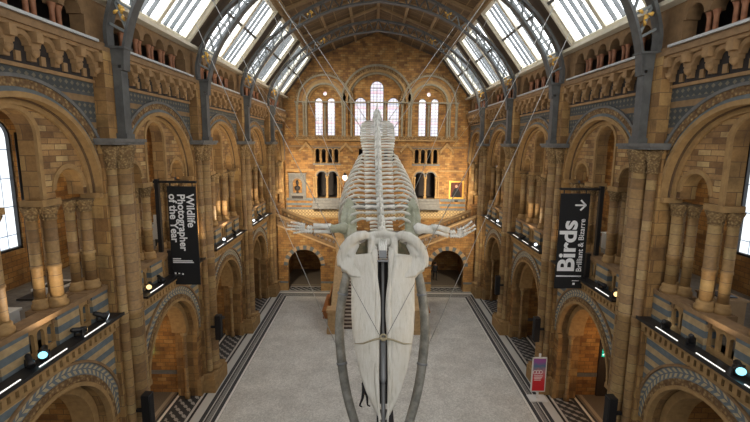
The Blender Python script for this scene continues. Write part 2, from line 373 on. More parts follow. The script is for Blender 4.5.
# ------------------------------------------------------------------ side walls
for s in (-1, 1):
    T = SD[s]
    lw = MB(T)      # whole side wall: one structure
    for bi, yc in enumerate(BC):
        k = bi - 1
        # lower arcade wall
        if k < 4:
            r = 2.35
            lw.prism([(yc - HB, 0), (yc - r, 0)] + arcpts(yc, 3.6, r, pi, 0) + [(yc + r, 0), (yc + HB, 0), (yc + HB, 7.1), (yc - HB, 7.1)], 9.2, 10.3, 0, 2)
        else: lw.box(yc - HB, yc + HB, 9.2, 10.3, 0, 7.1)
        # upper great arch
        r = 2.85
        lw.prism([(yc - HB, 7.1), (yc - r, 7.1)] + arcpts(yc, 11.35, r, pi, 0) + [(yc + r, 7.1), (yc + HB, 7.1), (yc + HB, 16.25), (yc - HB, 16.25)], 9.2, 9.65, 0, 2)
        # tympanum with one tall and two small arches
        P = [(2.85, 11.35), (2.45, 11.35), (2.45, 11.62)] + arcpts(1.85, 11.62, .6, 0, pi, 12)[1:] + [(1.25, 11.35), (.74, 11.35), (.74, 13.15)] + arcpts(0, 13.15, .74, 0, pi, 14)[1:] + \
            [(-.74, 11.35), (-1.25, 11.35), (-1.25, 11.62)] + arcpts(-1.85, 11.62, .6, 0, pi, 12)[1:] + [(-2.45, 11.35), (-2.85, 11.35)] + arcpts(0, 11.35, 2.85, pi, 0)[1:-1]
        if k >= 0: lw.prism([(yc + p[0], p[1]) for p in P], 9.45, 9.95, 1, 2)
        # clerestory wall head
        P = [(HB, 16.25), (2.85, 16.25), (2.85, 16.98)]
        for c in (2.375, 1.425, .475, -.475, -1.425, -1.9 - .475):
            P += [(c + .36, 16.98)] + arcpts(c, 16.98, .36, 0, pi, 10)[1:]
        P += [(-2.85, 16.98), (-2.85, 16.25), (-HB, 16.25), (-HB, 17.62), (HB, 17.62)]
        lw.prism([(yc + p[0], p[1]) for p in P], 9.2, 9.65, 3, 3)
    struct(lw.build('wall_' + SN[s], ['brick', 'brick_fine', 'brick_big', 'dark_mould']))
    # passages, gallery slab and the outer wall behind
    bk = MB(T)
    y0, y1 = BC[0] - HB, YEND
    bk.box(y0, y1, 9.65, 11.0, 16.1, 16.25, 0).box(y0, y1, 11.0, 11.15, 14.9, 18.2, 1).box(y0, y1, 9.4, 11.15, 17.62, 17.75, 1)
    struct(bk.build('wall_%s_passage' % SN[s], ['dark_mould', 'dark']))  # passage back and top coloured near-black for the recess shade
    sl = MB(T).box(y0, 37., 9.3, 14.8, 6.9, 7.1, 0); struct(sl.build('floor_%s_gallery' % SN[s], 'grey_stone'))
    vt = MB(T).box(y0, YEND, 10.35, 14.8, 14.6, 14.9, 0); struct(vt.build('ceiling_%s_gallery' % SN[s], 'plaster'))
    ow = MB(T); holes = []
    for yc in BC[:5]:
        for c in (-1.6,): holes.append([(yc + c - .85, 8.6), (yc + c + .85, 8.6)] + arcpts(yc + c, 13.1, .85, 0, pi, 12))
    ow.prism([[(y0, 0), (YEND, 0), (YEND, 14.9), (y0, 14.9)]] + holes, 14.8, 15.3, 0)
    struct(ow.build('wall_%s_outer' % SN[s], ['brick']))
    ex_ = MB(T).box(YEND - 1., YEND + .5, 9.2, 10.3, 0, 18.2); struct(ex_.build('wall_%s_return' % SN[s], 'brick'))
    al = MB(T)
    for pc in [7.525] + PC:
        al.box(pc - .9, pc + .9, 10.3, 13.6, 0, 6.9, 0)
        al.prism([(pc - .5, 7.1), (pc + .5, 7.1), (pc + .5, 14.6), (pc - .5, 14.6)], 13.9, 14.8, 0)
        # dark string course and a corner roll in each chapel
        al.box(pc - .94, pc + .94, 10.3, 13.55, 1.05, 1.25, 1)
    al.box(y0, YEND, 13.5, 14.0, 0, 6.9, 0)
    struct(al.build('wall_%s_chapels' % SN[s], ['brick', 'slate']))

win_n = 0
for s in (-1, 1):
    for bi, yc in enumerate(BC[:5]):
        for c in (-1.6,):
            win_n += 1
            w = MB(SD[s]); w.prism([(yc + c - .85, 8.6), (yc + c + .85, 8.6)] + arcpts(yc + c, 13.1, .85, 0, pi, 12), 15.0, 15.06)
            o = struct(w.build('window_%d' % win_n, 'clear'))
            f = MB(SD[s]); f.band(yc + c, 13.1, .78, .86, 14.86, 15.05, 0, 12); f.box(yc + c - .86, yc + c - .78, 14.86, 15.05, 8.6, 13.1).box(yc + c + .78, yc + c + .86, 14.86, 15.05, 8.6, 13.1)
            f.box(yc + c - .86, yc + c + .86, 14.86, 15.05, 8.6, 8.7)
            f.build('window_frame', 'black', o)

# ------------------------------------------------------------------ mouldings, friezes, corbels per bay
for s in (-1, 1):
    T = SD[s]
    for bi, yc in enumerate(BC):
        k = bi - 1
        if k < 0: continue
        if k < 4:
            b = MB(T); b.band(yc, 3.6, 2.3, 2.42, 9.08, 9.3, 1, 36).band(yc, 3.6, 2.42, 2.62, 9.13, 9.3, 2, 36).band(yc, 3.6, 2.62, 2.97, 9.16, 9.3, 0, 36).band(yc, 3.6, 2.97, 3.05, 9.1, 9.3, 3, 36)
            b.band(yc, 3.6, 2.05, 2.3, 9.55, 10.3, 1, 36)
            for q in (-1, 1):
                u = yc + q * 2.17; b.lathe(u, 9.75, [(.14, 0), (.14, .3), (.1, .35), (.1, 3.3), (.17, 3.45), (.17, 3.6)], 10, 4)
                b.box(yc + q * 2.35 - .15, yc + q * 2.35 + .15, 9.1, 9.3, 3.4, 3.6, 1)
                b.box(yc + q * 2.6 - .27, yc + q * 2.6 + .27, 9.08, 9.3, 0, .9, 1)
            trim(b.build('arch', ['chevron', 'mould', 'carved', 'dark_mould', 'drum']))
            b = MB(T); zz = 3.6 + math.sqrt(3.04 ** 2 - 2.82 ** 2); a = math.acos(2.82 / 3.04)
            b.prism([(yc + 2.82, zz), (yc + 2.82, 6.68), (yc - 2.82, 6.68)] + arcpts(yc, 3.6, 3.04, pi - a, a), 9.165, 9.2, 0)
            trim(b.build('spandrel', 'spandrel'))
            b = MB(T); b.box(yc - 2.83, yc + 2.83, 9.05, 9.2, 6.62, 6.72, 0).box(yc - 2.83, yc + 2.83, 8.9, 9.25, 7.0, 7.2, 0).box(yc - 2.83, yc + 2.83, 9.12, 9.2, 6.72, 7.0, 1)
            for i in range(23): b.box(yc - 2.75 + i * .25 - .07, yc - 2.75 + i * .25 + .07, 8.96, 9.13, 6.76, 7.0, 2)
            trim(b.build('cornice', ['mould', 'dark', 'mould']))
        # upper arch
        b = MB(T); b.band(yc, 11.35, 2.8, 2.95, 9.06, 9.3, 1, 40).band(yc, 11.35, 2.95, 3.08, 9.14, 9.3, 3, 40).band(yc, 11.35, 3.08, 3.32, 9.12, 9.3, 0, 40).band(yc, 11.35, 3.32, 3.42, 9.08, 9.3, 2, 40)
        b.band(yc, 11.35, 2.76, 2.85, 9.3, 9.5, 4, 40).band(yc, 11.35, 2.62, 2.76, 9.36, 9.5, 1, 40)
        b.band(yc, 13.15, .725, .86, 9.41, 9.5, 1, 16).box(yc - .86, yc - .725, 9.41, 9.5, 11.35, 13.15, 1).box(yc + .725, yc + .86, 9.41, 9.5, 11.35, 13.15, 1)
        for c in (-1.85, 1.85): b.band(yc + c, 11.62, .585, .72, 9.41, 9.5, 1, 14)
        for q in (-1, 1):
            b.box(yc + q * 2.85 - .2, yc + q * 2.85 + .2, 9.08, 9.7, 11.2, 11.36, 1)
            b.box(yc + q * .97 - .36, yc + q * .97 + .36, 9.36, 10.0, 11.2, 11.38, 1)
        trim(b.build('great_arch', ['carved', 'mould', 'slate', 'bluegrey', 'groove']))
        b = MB(T); U = 2.95; zz = 11.35 + math.sqrt(3.4 ** 2 - U ** 2); a = math.acos(U / 3.4)
        b.prism([(yc + U, zz), (yc + U, 14.97), (yc - U, 14.97)] + arcpts(yc, 11.35, 3.4, pi - a, a, 30), 9.165, 9.2, 0)
        trim(b.build('diaper', 'diaper'))
        # corbel table
        b = MB(T); b.box(yc - 2.95, yc + 2.95, 9.1, 9.2, 14.95, 15.05, 0).box(yc - HB, yc + HB, 8.88, 9.25, 15.85, 15.95, 0).box(yc - HB, yc + HB, 8.8, 9.25, 15.95, 16.1, 1).box(yc - HB, yc + HB, 8.95, 9.25, 16.1, 16.25, 1)
        nb = 7; pt = 5.8 / nb
        for i in range(nb + 1):
            u = yc - 2.9 + i * pt
            b.box(u - .11, u + .11, 8.8, 9.2, 15.6, 15.86, 0).box(u - .13, u + .13, 8.95, 9.2, 15.38, 15.6, 0).box(u - .09, u + .09, 9.02, 9.2, 15.15, 15.38, 0)
            b.lathe(u, 8.98, [(.02, 15.22), (.1, 15.3), (.12, 15.42)], 8, 0)
        for i in range(nb):
            u = yc - 2.9 + (i + .5) * pt
            b.band(u, 15.5, .22, .36, 8.96, 9.2, 0, 12)
            b.box(u - .08, u + .08, 9.08, 9.2, 15.1, 15.34, 2)
        b.box(yc - 2.93, yc + 2.93, 9.14, 9.2, 15.05, 15.85, 3)  # near-black backing paints the shade between the corbels
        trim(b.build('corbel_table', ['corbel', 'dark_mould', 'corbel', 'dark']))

# pale ledges at clerestory foot, one per bay
for s in (-1, 1):
    for k in range(5):
        yc = BC[k + 1]; b = MB(SD[s]); b.box(yc - 2.95, yc + 2.95, 8.86, 9.2, 16.2, 16.28)
        trim(b.build('ledge', 'cable_tray'))

# ------------------------------------------------------------------ roof
A0, A1, A2 = (9.2, 17.5), (6.3, 21.25), (0., 23.7)
sl_l = math.hypot(A1[0] - A0[0], A1[1] - A0[1]); dx, dz = (A1[0] - A0[0]) / sl_l, (A1[1] - A0[1]) / sl_l
def SK(s): return lambda u, n, v: (s * (A0[0] + dx * v + dz * n), u, A0[1] + dz * v - dx * n)   # v along slope, n outwards
c_l = math.hypot(6.3, A2[1] - A1[1]); ex, ez = -6.3 / c_l, (A2[1] - A1[1]) / c_l
def CK(s): return lambda u, n, v: (s * (A1[0] + ex * v + ez * n), u, A1[1] + ez * v - ex * n)
Y0 = BC[0] - HB
for s in (-1, 1):
    b = MB(SK(s))
    b.box(Y0, YEND + .6, .32, .45, -.4, sl_l + .1, 0)  # unseen opaque slab behind the panes, added to seal out light
    for pc in [7.525] + PC + [YEND + .2]: b.box(pc - .55, pc + .55, -.02, .32, 0, sl_l, 0)
    b.box(Y0, YEND, -.02, .3, 0, .14, 1); b.box(Y0, YEND, -.08, .3, sl_l - .14, sl_l, 1)
    struct(b.build('ceiling_%s_skylight_lining' % SN[s], ['timber', 'timber_light']))
    b = MB(SD[s]); b.box(Y0, YEND, 8.8, 9.3, 17.54, 17.68); trim(b.build('sill', 'cream'))
    b = MB(CK(s)); b.box(Y0, YEND + .6, .12, .3, -.1, c_l + .05, 0)
    for v in (.0, .22, 2.2, 4.4, c_l - .1): b.box(Y0, YEND, -.1 if v in (.22, 2.2, 4.4) else -.02, .14, v, v + .2, 1)
    for pc in [7.525] + PC:
        for q in (0, HB): b.box(pc + q - .12, pc + q + .12, -.06, .13, 0, c_l, 1)
    struct(b.build('ceiling_%s' % SN[s], ['panel', 'timber_light']))
    for bi, yc in enumerate(BC):
        if bi == 0: continue
        win_n += 1; hw = 2.98; y1 = min(yc + hw, YEND - .3); y0 = yc - hw
        root = struct(empty('window_%d' % win_n, SK(s)(yc, 0, 0)))
        f = MB(SK(s)); t, e = .12, sl_l - .14; f.box(y0, y1, -.06, .2, t, t + .22).box(y0, y1, -.06, .2, e - .22, e)
        for a in (y0, y1 - .16): f.box(a, a + .16, -.1, .2, t, e)
        for a in (y0 + .22, y1 - .40): f.box(a, a + .18, -.0, .2, t, e)
        f.build('window_frame', 'cream', root)
        MB(SK(s)).box(yc - .13, yc + .13, -.05, .2, t, e).build('mullion', 'cream', root)
        MB(SK(s)).box(y0 + .2, y1 - .2, -.02, .16, sl_l * .52 - .07, sl_l * .52 + .07).build('transom', 'iron', root)
        for q in (-1.85, -1.25, -.68, .68, 1.25, 1.85): MB(SK(s)).box(yc + q - .022, yc + q + .022, .0, .16, t, e).build('glazing_bar', 'iron', root)
        MB(SK(s)).box(y0, y1, .2, .24, t, e).build('window_pane', 'skyglass', root)

# ------------------------------------------------------------------ end wall
ew = MB()
gable = [(-9.2, 0), (9.2, 0), (9.2, 17.5), (6.3, 21.25), (0, 23.75), (-6.3, 21.25), (-9.2, 17.5)]
def archhole(c, r, z0, zs, n=14): return [(c - r, z0), (c + r, z0)] + arcpts(c, zs, r, 0, pi, n)
holes = [archhole(0, 2.9, 13.7, 17.13, 28), archhole(-5.22, 1.75, 13.7, 17.04, 20), archhole(5.22, 1.75, 13.7, 17.04, 20)]
for s in (-1, 1):
    holes += [archhole(s * 5.55, .48, 7.5, 9.7), archhole(s * 4.45, .48, 7.5, 9.7)]
    for i in range(4): holes.append(archhole(s * (4.08 + .63 * i), .2, 11.1, 12.3, 8))
for i in (-1.6, -.97, .97, 1.6): holes.append(archhole(i, .2, 11.1, 12.3, 8))
ew.prism([gable] + holes, YEND, YEND + .5, 0, 2)
struct(ew.build('wall_end', ['brick', 'brick_fine', 'mould']))
e2 = MB()
h2 = [archhole(0, .68, 13.75, 18.55), archhole(-1.65, .6, 13.75, 17.02), archhole(1.65, .6, 13.75, 17.02)]
e2.prism([archhole(0, 3.1, 13.6, 17.1, 28)] + h2, YEND + .5, YEND + .9, 0, 1)
for s in (-1, 1):
    e2.prism([archhole(s * 5.22, 1.9, 13.6, 17.04, 20), archhole(s * 4.6, .4, 13.75, 17.15), archhole(s * 5.85, .4, 13.75, 17.15), arcpts(s * 5.22, 17.95, .2, 0, 2 * pi, 12)[:-1]], YEND + .5, YEND + .9, 0, 1)
struct(e2.build('wall_end_recess', ['brick', 'mould']))
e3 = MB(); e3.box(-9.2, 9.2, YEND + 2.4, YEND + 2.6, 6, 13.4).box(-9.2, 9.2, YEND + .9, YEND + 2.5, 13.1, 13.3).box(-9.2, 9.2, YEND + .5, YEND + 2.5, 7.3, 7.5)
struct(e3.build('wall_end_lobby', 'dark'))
def end_window(c, r, z0, zs, split=False):
    global win_n
    win_n += 1
    o = struct(MB().prism(archhole(c, r, z0, zs), YEND + .72, YEND + .76).build('window_%d' % win_n, 'stained'))
    f = MB(); f.band(c, zs, r - .06, r + .02, YEND + .6, YEND + .74, 0, 14)
    for q in (-1, 1): f.box(c + q * r - .05, c + q * r + .05, YEND + .6, YEND + .74, z0, zs)
    f.box(c - r, c + r, YEND + .62, YEND + .72, z0, z0 + .1)
    f.box(c - r, c + r, YEND + .66, YEND + .72, z0 + 1.7, z0 + 1.75).box(c - r, c + r, YEND + .66, YEND + .72, zs - .05, zs)
    if split: f.box(c - .03, c + .03, YEND + .64, YEND + .72, z0, zs)
    f.build('window_frame', 'slate', o)
end_window(0, .68, 13.75, 18.55, True)
for q in (-1, 1):
    end_window(q * 1.65, .6, 13.75, 17.02)
    end_window(q * 4.6, .4, 13.75, 17.15); end_window(q * 5.85, .4, 13.75, 17.15)
    win_n += 1
    struct(MB().prism(arcpts(q * 5.22, 17.95, .2, 0, 2 * pi, 12)[:-1], YEND + .72, YEND + .76).build('window_%d' % win_n, 'stained'))
# arches and shafts round the end windows
b = MB(); y = YEND
b.band(0, 17.13, 2.88, 3.1, y - .1, y + .2, 0, 40).band(0, 17.13, 3.1, 3.4, y - .04, y + .2, 1, 40).band(0, 17.13, 3.4, 3.6, y - .14, y + .2, 2, 40)
b.band(0, 17.13, 2.7, 2.9, y + .25, y + .5, 2, 40)
for s in (-1, 1):
    c = s * 5.22
    b.band(c, 17.04, 1.72, 1.9, y - .1, y + .2, 2, 30).band(c, 17.04, 1.9, 2.2, y - .04, y + .2, 0, 30).band(c, 17.04, 2.2, 2.3, y - .12, y + .2, 3, 30)
    b.band(c, 17.04, 2.55, 2.72, y - .12, y + .2, 2, 30).band(c, 17.04, 2.72, 2.95, y - .05, y + .2, 1, 30)
    b.band(c, 17.04, 1.55, 1.75, y + .25, y + .5, 0, 30)
    for q, r in ((3.2, .1), (3.42, .09), (7.05, .11), (7.3, .09), (7.95, .13)):
        b.lathe(s * q, y - .06, [(r + .05, 13.65), (r + .05, 13.85), (r, 13.9), (r, 16.7), (r + .07, 16.95), (r + .07, 17.1)], 10, 2)
    b.lathe(s * 5.22, y + .35, [(.14, 13.65), (.1, 13.9), (.1, 16.6), (.16, 16.9)], 10, 2)
    b.lathe(s * .84, y + .4, [(.12, 13.65), (.09, 13.9), (.09, 17.1), (.15, 17.3)], 10, 2)
    b.lathe(s * 2.55, y + .3, [(.15, 13.65), (.11, 13.9), (.11, 16.7), (.17, 17.1)], 10, 2)
b.box(-8.2, 8.2, y - .16, y + .0, 17.02, 17.14, 2)
M['grey_arch'] = plainstone('grey_buff_arch_stone', (.27, .24, .17)); trim(b.build('end_arches', ['mould', 'carved', 'grey_arch', 'dark_mould', 'dark_mould']))
b = MB()
b.box(-8.2, 8.2, y - .2, y, 13.42, 13.72, 1).box(-8.2, 8.2, y - .28, y, 13.3, 13.42, 0)
for i in range(66): b.box(-8.1 + i * .25, -8.0 + i * .25, y - .24, y - .02, 13.72, 13.82, 0)
b.box(-9.2, 9.2, y - .1, y, 12.62, 12.8, 2)
for s in (-1, 1):
    # gabled corbel heads either side of each small arcade
    for c in (3.1, 7.1):
        b.add([(s * c - .75, y - .25, 12.3), (s * c, y - .25, 13.15), (s * c + .75, y - .25, 12.3), (s * c + .5, y - .25, 12.3), (s * c, y - .25, 12.85), (s * c - .5, y - .25, 12.3),
               (s * c - .75, y, 12.3), (s * c, y, 13.15), (s * c + .75, y, 12.3), (s * c + .5, y, 12.3), (s * c, y, 12.85), (s * c - .5, y, 12.3)],
              [(0, 1, 4, 5), (1, 2, 3, 4), (0, 6, 7, 1), (1, 7, 8, 2), (5, 4, 10, 11), (4, 3, 9, 10), (0, 5, 11, 6), (2, 8, 9, 3)], 0)
        b.lathe(s * c - .62, y - .12, [(.03, 12.0), (.12, 12.3)], 8, 0); b.lathe(s * c + .62, y - .12, [(.03, 12.0), (.12, 12.3)], 8, 0)
    b.box(s * 5.02 - 1.4, s * 5.02 + 1.4, y - .18, y, 10.85, 11.02, 3).box(s * 5.02 - 1.4, s * 5.02 + 1.4, y - .1, y, 12.55, 12.66, 3)
    for i in range(4):
        b.band(s * (4.08 + .63 * i), 12.3, .2, .28, y - .08, y + .05, 0, 10)
    for i in range(5): b.lathe(s * (3.765 + .63 * i), y - .04, [(.1, 11.02), (.1, 11.15), (.06, 11.2), (.06, 12.1), (.11, 12.28)], 8, 0)
    for c in (5.55, 4.45): b.band(s * c, 9.7, .48, .58, y - .1, y + .1, 3, 16).band(s * c, 9.7, .58, .74, y - .05, y + .1, 0, 16)
    for c, r in ((6.12, .1), (6.35, .08), (5.0, .12), (3.88, .1), (3.65, .08)): b.lathe(s * c, y - .06, [(r + .05, 7.5), (r + .05, 7.7), (r, 7.75), (r, 9.45), (r + .07, 9.6), (r + .07, 9.72)], 10, 0)
    b.box(s * 7.75 - 1.4, s * 7.75 + 1.4, y - .06, y, 10.25, 10.4, 0)
    b.box(s * 2.0 - 1.4, s * 2.0 + 1.4, y - .06, y, 10.25, 10.4, 0)
    # striped plinth courses and steps below the doors
    for z0, z1, mm in ((7.2, 7.48, 4), (6.7, 6.95, 4)): b.box(s * 7.9 - 1.3, s * 7.9 + 1.3, y - .05, y, z0, z1, mm); b.box(s * 1.7 - 1.7, s * 1.7 + 1.7, y - .05, y, z0, z1, mm)
b.box(-9.2, 9.2, y - .12, y, 6.3, 6.5, 3).box(-9.2, 9.2, y - .04, y, 5.5, 6.3, 5).box(-9.2, 9.2, y - .1, y, 5.35, 5.5, 0)
trim(b.build('end_string_courses', ['mould', 'carved', 'dark_mould', 'slate', 'bluegrey', 'frieze']))
for s in (-1, 1):
    b = MB()
    for i in range(4): b.box(s * 5.0 - 1.45, s * 5.0 + 1.45, y - .15 - .22 * (4 - i), y - .02, 6.5 + .25 * i - .25 * (i == 0) * 0, 6.75 + .25 * i)
    tag(b.build('door_steps', 'slate'), 'grey stone steps under the %s pair of arched doorways in the end wall' % SN[s], 'steps')

# ------------------------------------------------------------------ piers
for s in (-1, 1):
    T = SD[s]
    for i, pc in enumerate(PC):
        root = empty('stone_pier', (s * 9.0, pc, 0), '%s banded stone pier from the camera on the %s side of the hall' % (ORD[i], SN[s]), 'pier', 'piers along the %s side' % SN[s])
        MB(T).box(pc - .75, pc + .75, 9.0, 9.19, 0, 12.9).build('pier_core', 'brick_big', root)
        b = MB(T); b.box(pc - .95, pc + .95, 8.5, 9.19, 0, .75).box(pc - .88, pc + .88, 8.56, 9.19, .75, .95); b.lathe(pc, 8.85, [(.36, .95), (.36, 1.1), (.28, 1.2)], 16)
        b.build('base', 'mould', root)
        for du, r, w in ((0, .27, 8.83), (-.5, .15, 8.9), (.5, .15, 8.9)):
            b = MB(T); b.lathe(pc + du, w, [(r * 1.15, .95), (r, 1.1), (r, 6.95), (r * 1.12, 6.98), (r * 1.12, 7.14), (r, 7.17), (r, 12.15)], 18); b.build('shaft', 'drum', root)
        for du in (-.3, .3): MB(T).lathe(pc + du, 8.93, [(.07, .95), (.07, 12.2)], 8).build('shaft', 'drum', root)
        b = MB(T); b.lathe(pc, 8.83, [(.27, 12.1), (.32, 12.14), (.28, 12.2), (.33, 12.45), (.45, 12.8), (.45, 12.88)], 16)
        for du in (-.5, .5): b.lathe(pc + du, 8.9, [(.15, 12.1), (.19, 12.14), (.16, 12.2), (.2, 12.5), (.29, 12.8), (.29, 12.88)], 12)
        b.build('capital', 'carved_cap', root)
        b = MB(T); b.box(pc - .92, pc + .92, 8.48, 9.19, 12.9, 12.99).box(pc - .96, pc + .96, 8.42, 9.19, 12.99, 13.1); b.build('impost', 'slate', root)
        b = MB(T); b.box(pc - .62, pc + .62, 8.79, 9.19, 13.1, 15.95); b.build('upper_block', 'brick_big', root)

# ------------------------------------------------------------------ roof trusses
def cr(pts, n=6):
    P = [Vector(p) for p in pts]; P = [2 * P[0] - P[1]] + P + [2 * P[-1] - P[-2]]; out = []
    for i in range(1, len(P) - 2):
        for j in range(n):
            t = j / n; a, b_, c, d = P[i - 1:i + 3]
            out.append(.5 * ((2 * b_) + (c - a) * t + (2 * a - 5 * b_ + 4 * c - d) * t * t + (3 * b_ - a - 3 * c + d) * t ** 3))
    out.append(P[-2]); return out
LOW = [(8.46, 0, 15.3), (8.36, 0, 16.1), (7.92, 0, 17.35), (7.0, 0, 18.7), (5.95, 0, 19.8), (4.35, 0, 20.8), (2.4, 0, 21.55), (0, 0, 21.95)]
UPP = [(8.92, 0, 15.95), (8.88, 0, 16.8), (8.45, 0, 17.9), (7.55, 0, 19.1), (6.4, 0, 20.1), (5.0, 0, 21.15), (2.6, 0, 22.25), (0, 0, 22.75)]
lo, up = cr(LOW, 8), cr(UPP, 8)
def at_len(P, f):
    L = [0]
    for a, b_ in zip(P, P[1:]): L.append(L[-1] + (b_ - a).length)
    t = f * L[-1]
    for i in range(len(P) - 1):
        if L[i + 1] >= t: return P[i].lerp(P[i + 1], (t - L[i]) / max(1e-6, L[i + 1] - L[i]))
    return P[-1]
def ribbon(b, P, wy, th, m=0):
    # rectangular chord swept along a curve in the XZ plane
    rings = []
    for i in range(len(P)):
        t = (P[min(i + 1, len(P) - 1)] - P[max(i - 1, 0)]).normalized(); n = Vector((-t.z, 0, t.x))
        rings.append([tuple(P[i] + n * (a * th / 2) + Vector((0, c * wy / 2, 0))) for a, c in ((-1, -1), (1, -1), (1, 1), (-1, 1))])
    vs = [p for q in rings for p in q]
    b.add(vs, [(i * 4 + j, i * 4 + (j + 1) % 4, i * 4 + 4 + (j + 1) % 4, i * 4 + 4 + j) for i in range(len(P) - 1) for j in range(4)], m)
    b.add(rings[0], [(0, 1, 2, 3)], m); b.add(rings[-1], [(3, 2, 1, 0)], m)
def full(P): return [Vector((-p.x, 0, p.z)) for p in P] + [Vector(p) for p in reversed(P[:-1])]
def leaf(b, c, d, L, W, up_=(0, -1, 0)):
    d = Vector(d).normalized(); u = Vector(up_); w = d.cross(u).normalized(); c = Vector(c)
    pr = [(0, .1), (.3, .8), (.6, 1.), (.85, .6), (1, .02)]
    vs = []
    for t, q in pr:
        for sg in (-1, 1):
            for n_ in (-1, 1): vs.append(tuple(c + d * (L * t) + w * (W * q * sg / 2) + u * (.02 * n_ + .05 * sin(t * pi))))
    fs = []
    for i in range(len(pr) - 1):
        a = i * 4; fs += [(a, a + 2, a + 6, a + 4), (a + 1, a + 5, a + 7, a + 3), (a, a + 4, a + 5, a + 1), (a + 2, a + 3, a + 7, a + 6)]
    fs += [(0, 1, 3, 2), (16, 18, 19, 17)]
    b.add(vs, fs, 0)
NS = 15
proto = None
for i, pc in enumerate(PC):
    lab = '%s iron roof truss from the camera, spanning the nave on zigzag struts' % ORD[i]
    if proto: copy_tree(proto, (0, PIT * i, 0), lab); continue
    root = proto = empty('roof_truss', (0, pc, 13.15), lab, 'roof truss', 'iron roof trusses')
    off = Vector((0, pc, 0))
    b = MB(); ribbon(b, [p + off for p in full(lo)], .38, .09); b.build('lower_chord', 'iron', root)
    b = MB(); ribbon(b, [p + off for p in full(up)], .38, .12); b.build('upper_chord', 'iron', root)
    for s in (-1, 1):
        b = MB(SD[s]); b.box(pc - .24, pc + .24, 8.44, 8.8, 13.1, 13.28).box(pc - .19, pc + .19, 8.5, 8.77, 13.28, 15.5).box(pc - .17, pc + .17, 8.6, 8.85, 15.3, 15.7).prism([(pc - .19, 15.6), (pc + .19, 15.6), (pc + .19, 16.1), (pc - .19, 16.1)], 8.4, 8.9).box(pc - .25, pc + .25, 8.3, 9.0, 16.1, 16.17); b.build('iron_bracket', 'iron', root)
        pts = []
        for k in range(NS * 2 + 1):
            f = .07 + .93 * k / (NS * 2); pts.append(at_len(lo if k % 2 else up, f))
        for k in range(NS * 2):
            if k < 8 or k % 2 == 0 or True:
                p, q = pts[k].copy(), pts[k + 1].copy()
                for v in (p, q): v.x *= s; v.y = pc
                b = MB(); b.bar(p, q, .075, .1); b.build('strut', 'iron_light' if k < 18 else 'iron', root)
        for f in (.13, .62):
            c = (at_len(lo, f) + at_len(up, f)) / 2; c.x *= s; c.y = pc - .06; b = MB()
            for k, an in enumerate((20, 85, 150, 215, 280, 340)): leaf(b, c + Vector((s * .1 * sin(an), 0, .12 * cos(an))), (cos(math.radians(an)), 0, sin(math.radians(an))), .2, .1)
            b.build('gilt_leaf', 'gold', root)

# ------------------------------------------------------------------ gallery arcade columns, colonnettes, parapets, shelves
prof = [(1.5, 0), (1.5, .12), (1.15, .2), (1.3, .28)]
def gcol(u, w, r, T):
    root = empty('gallery_column', T(u, w, 8.25))
    MB(T).lathe(u, w, [(r * 1.6, 8.25), (r * 1.6, 8.38), (r * 1.3, 8.44), (r * 1.4, 8.5), (r * 1.05, 8.56)], 14).build('base', 'mould', root)
    b = MB(T); b.lathe(u, w, [(r, 8.5), (r, 9.4), (r * 1.12, 9.42), (r * 1.12, 9.5), (r, 9.52), (r, 10.84)], 14); b.build('shaft', 'drum', root)
    MB(T).lathe(u, w, [(r, 10.8), (r * 1.2, 10.82), (r * 1.05, 10.86), (r * 1.3, 11.03), (r * 1.6, 11.14), (r * 1.75, 11.2)], 14).build('capital', 'carved_cap', root)
    return root
CN = ['near side of the bay', 'near side of the middle light', 'far side of the middle light', 'far side of the bay']
VN = [(0, 9.5, .17, 'front'), (-.27, 9.8, .14, 'rear camera-side'), (.27, 9.8, .14, 'rear far-side')]
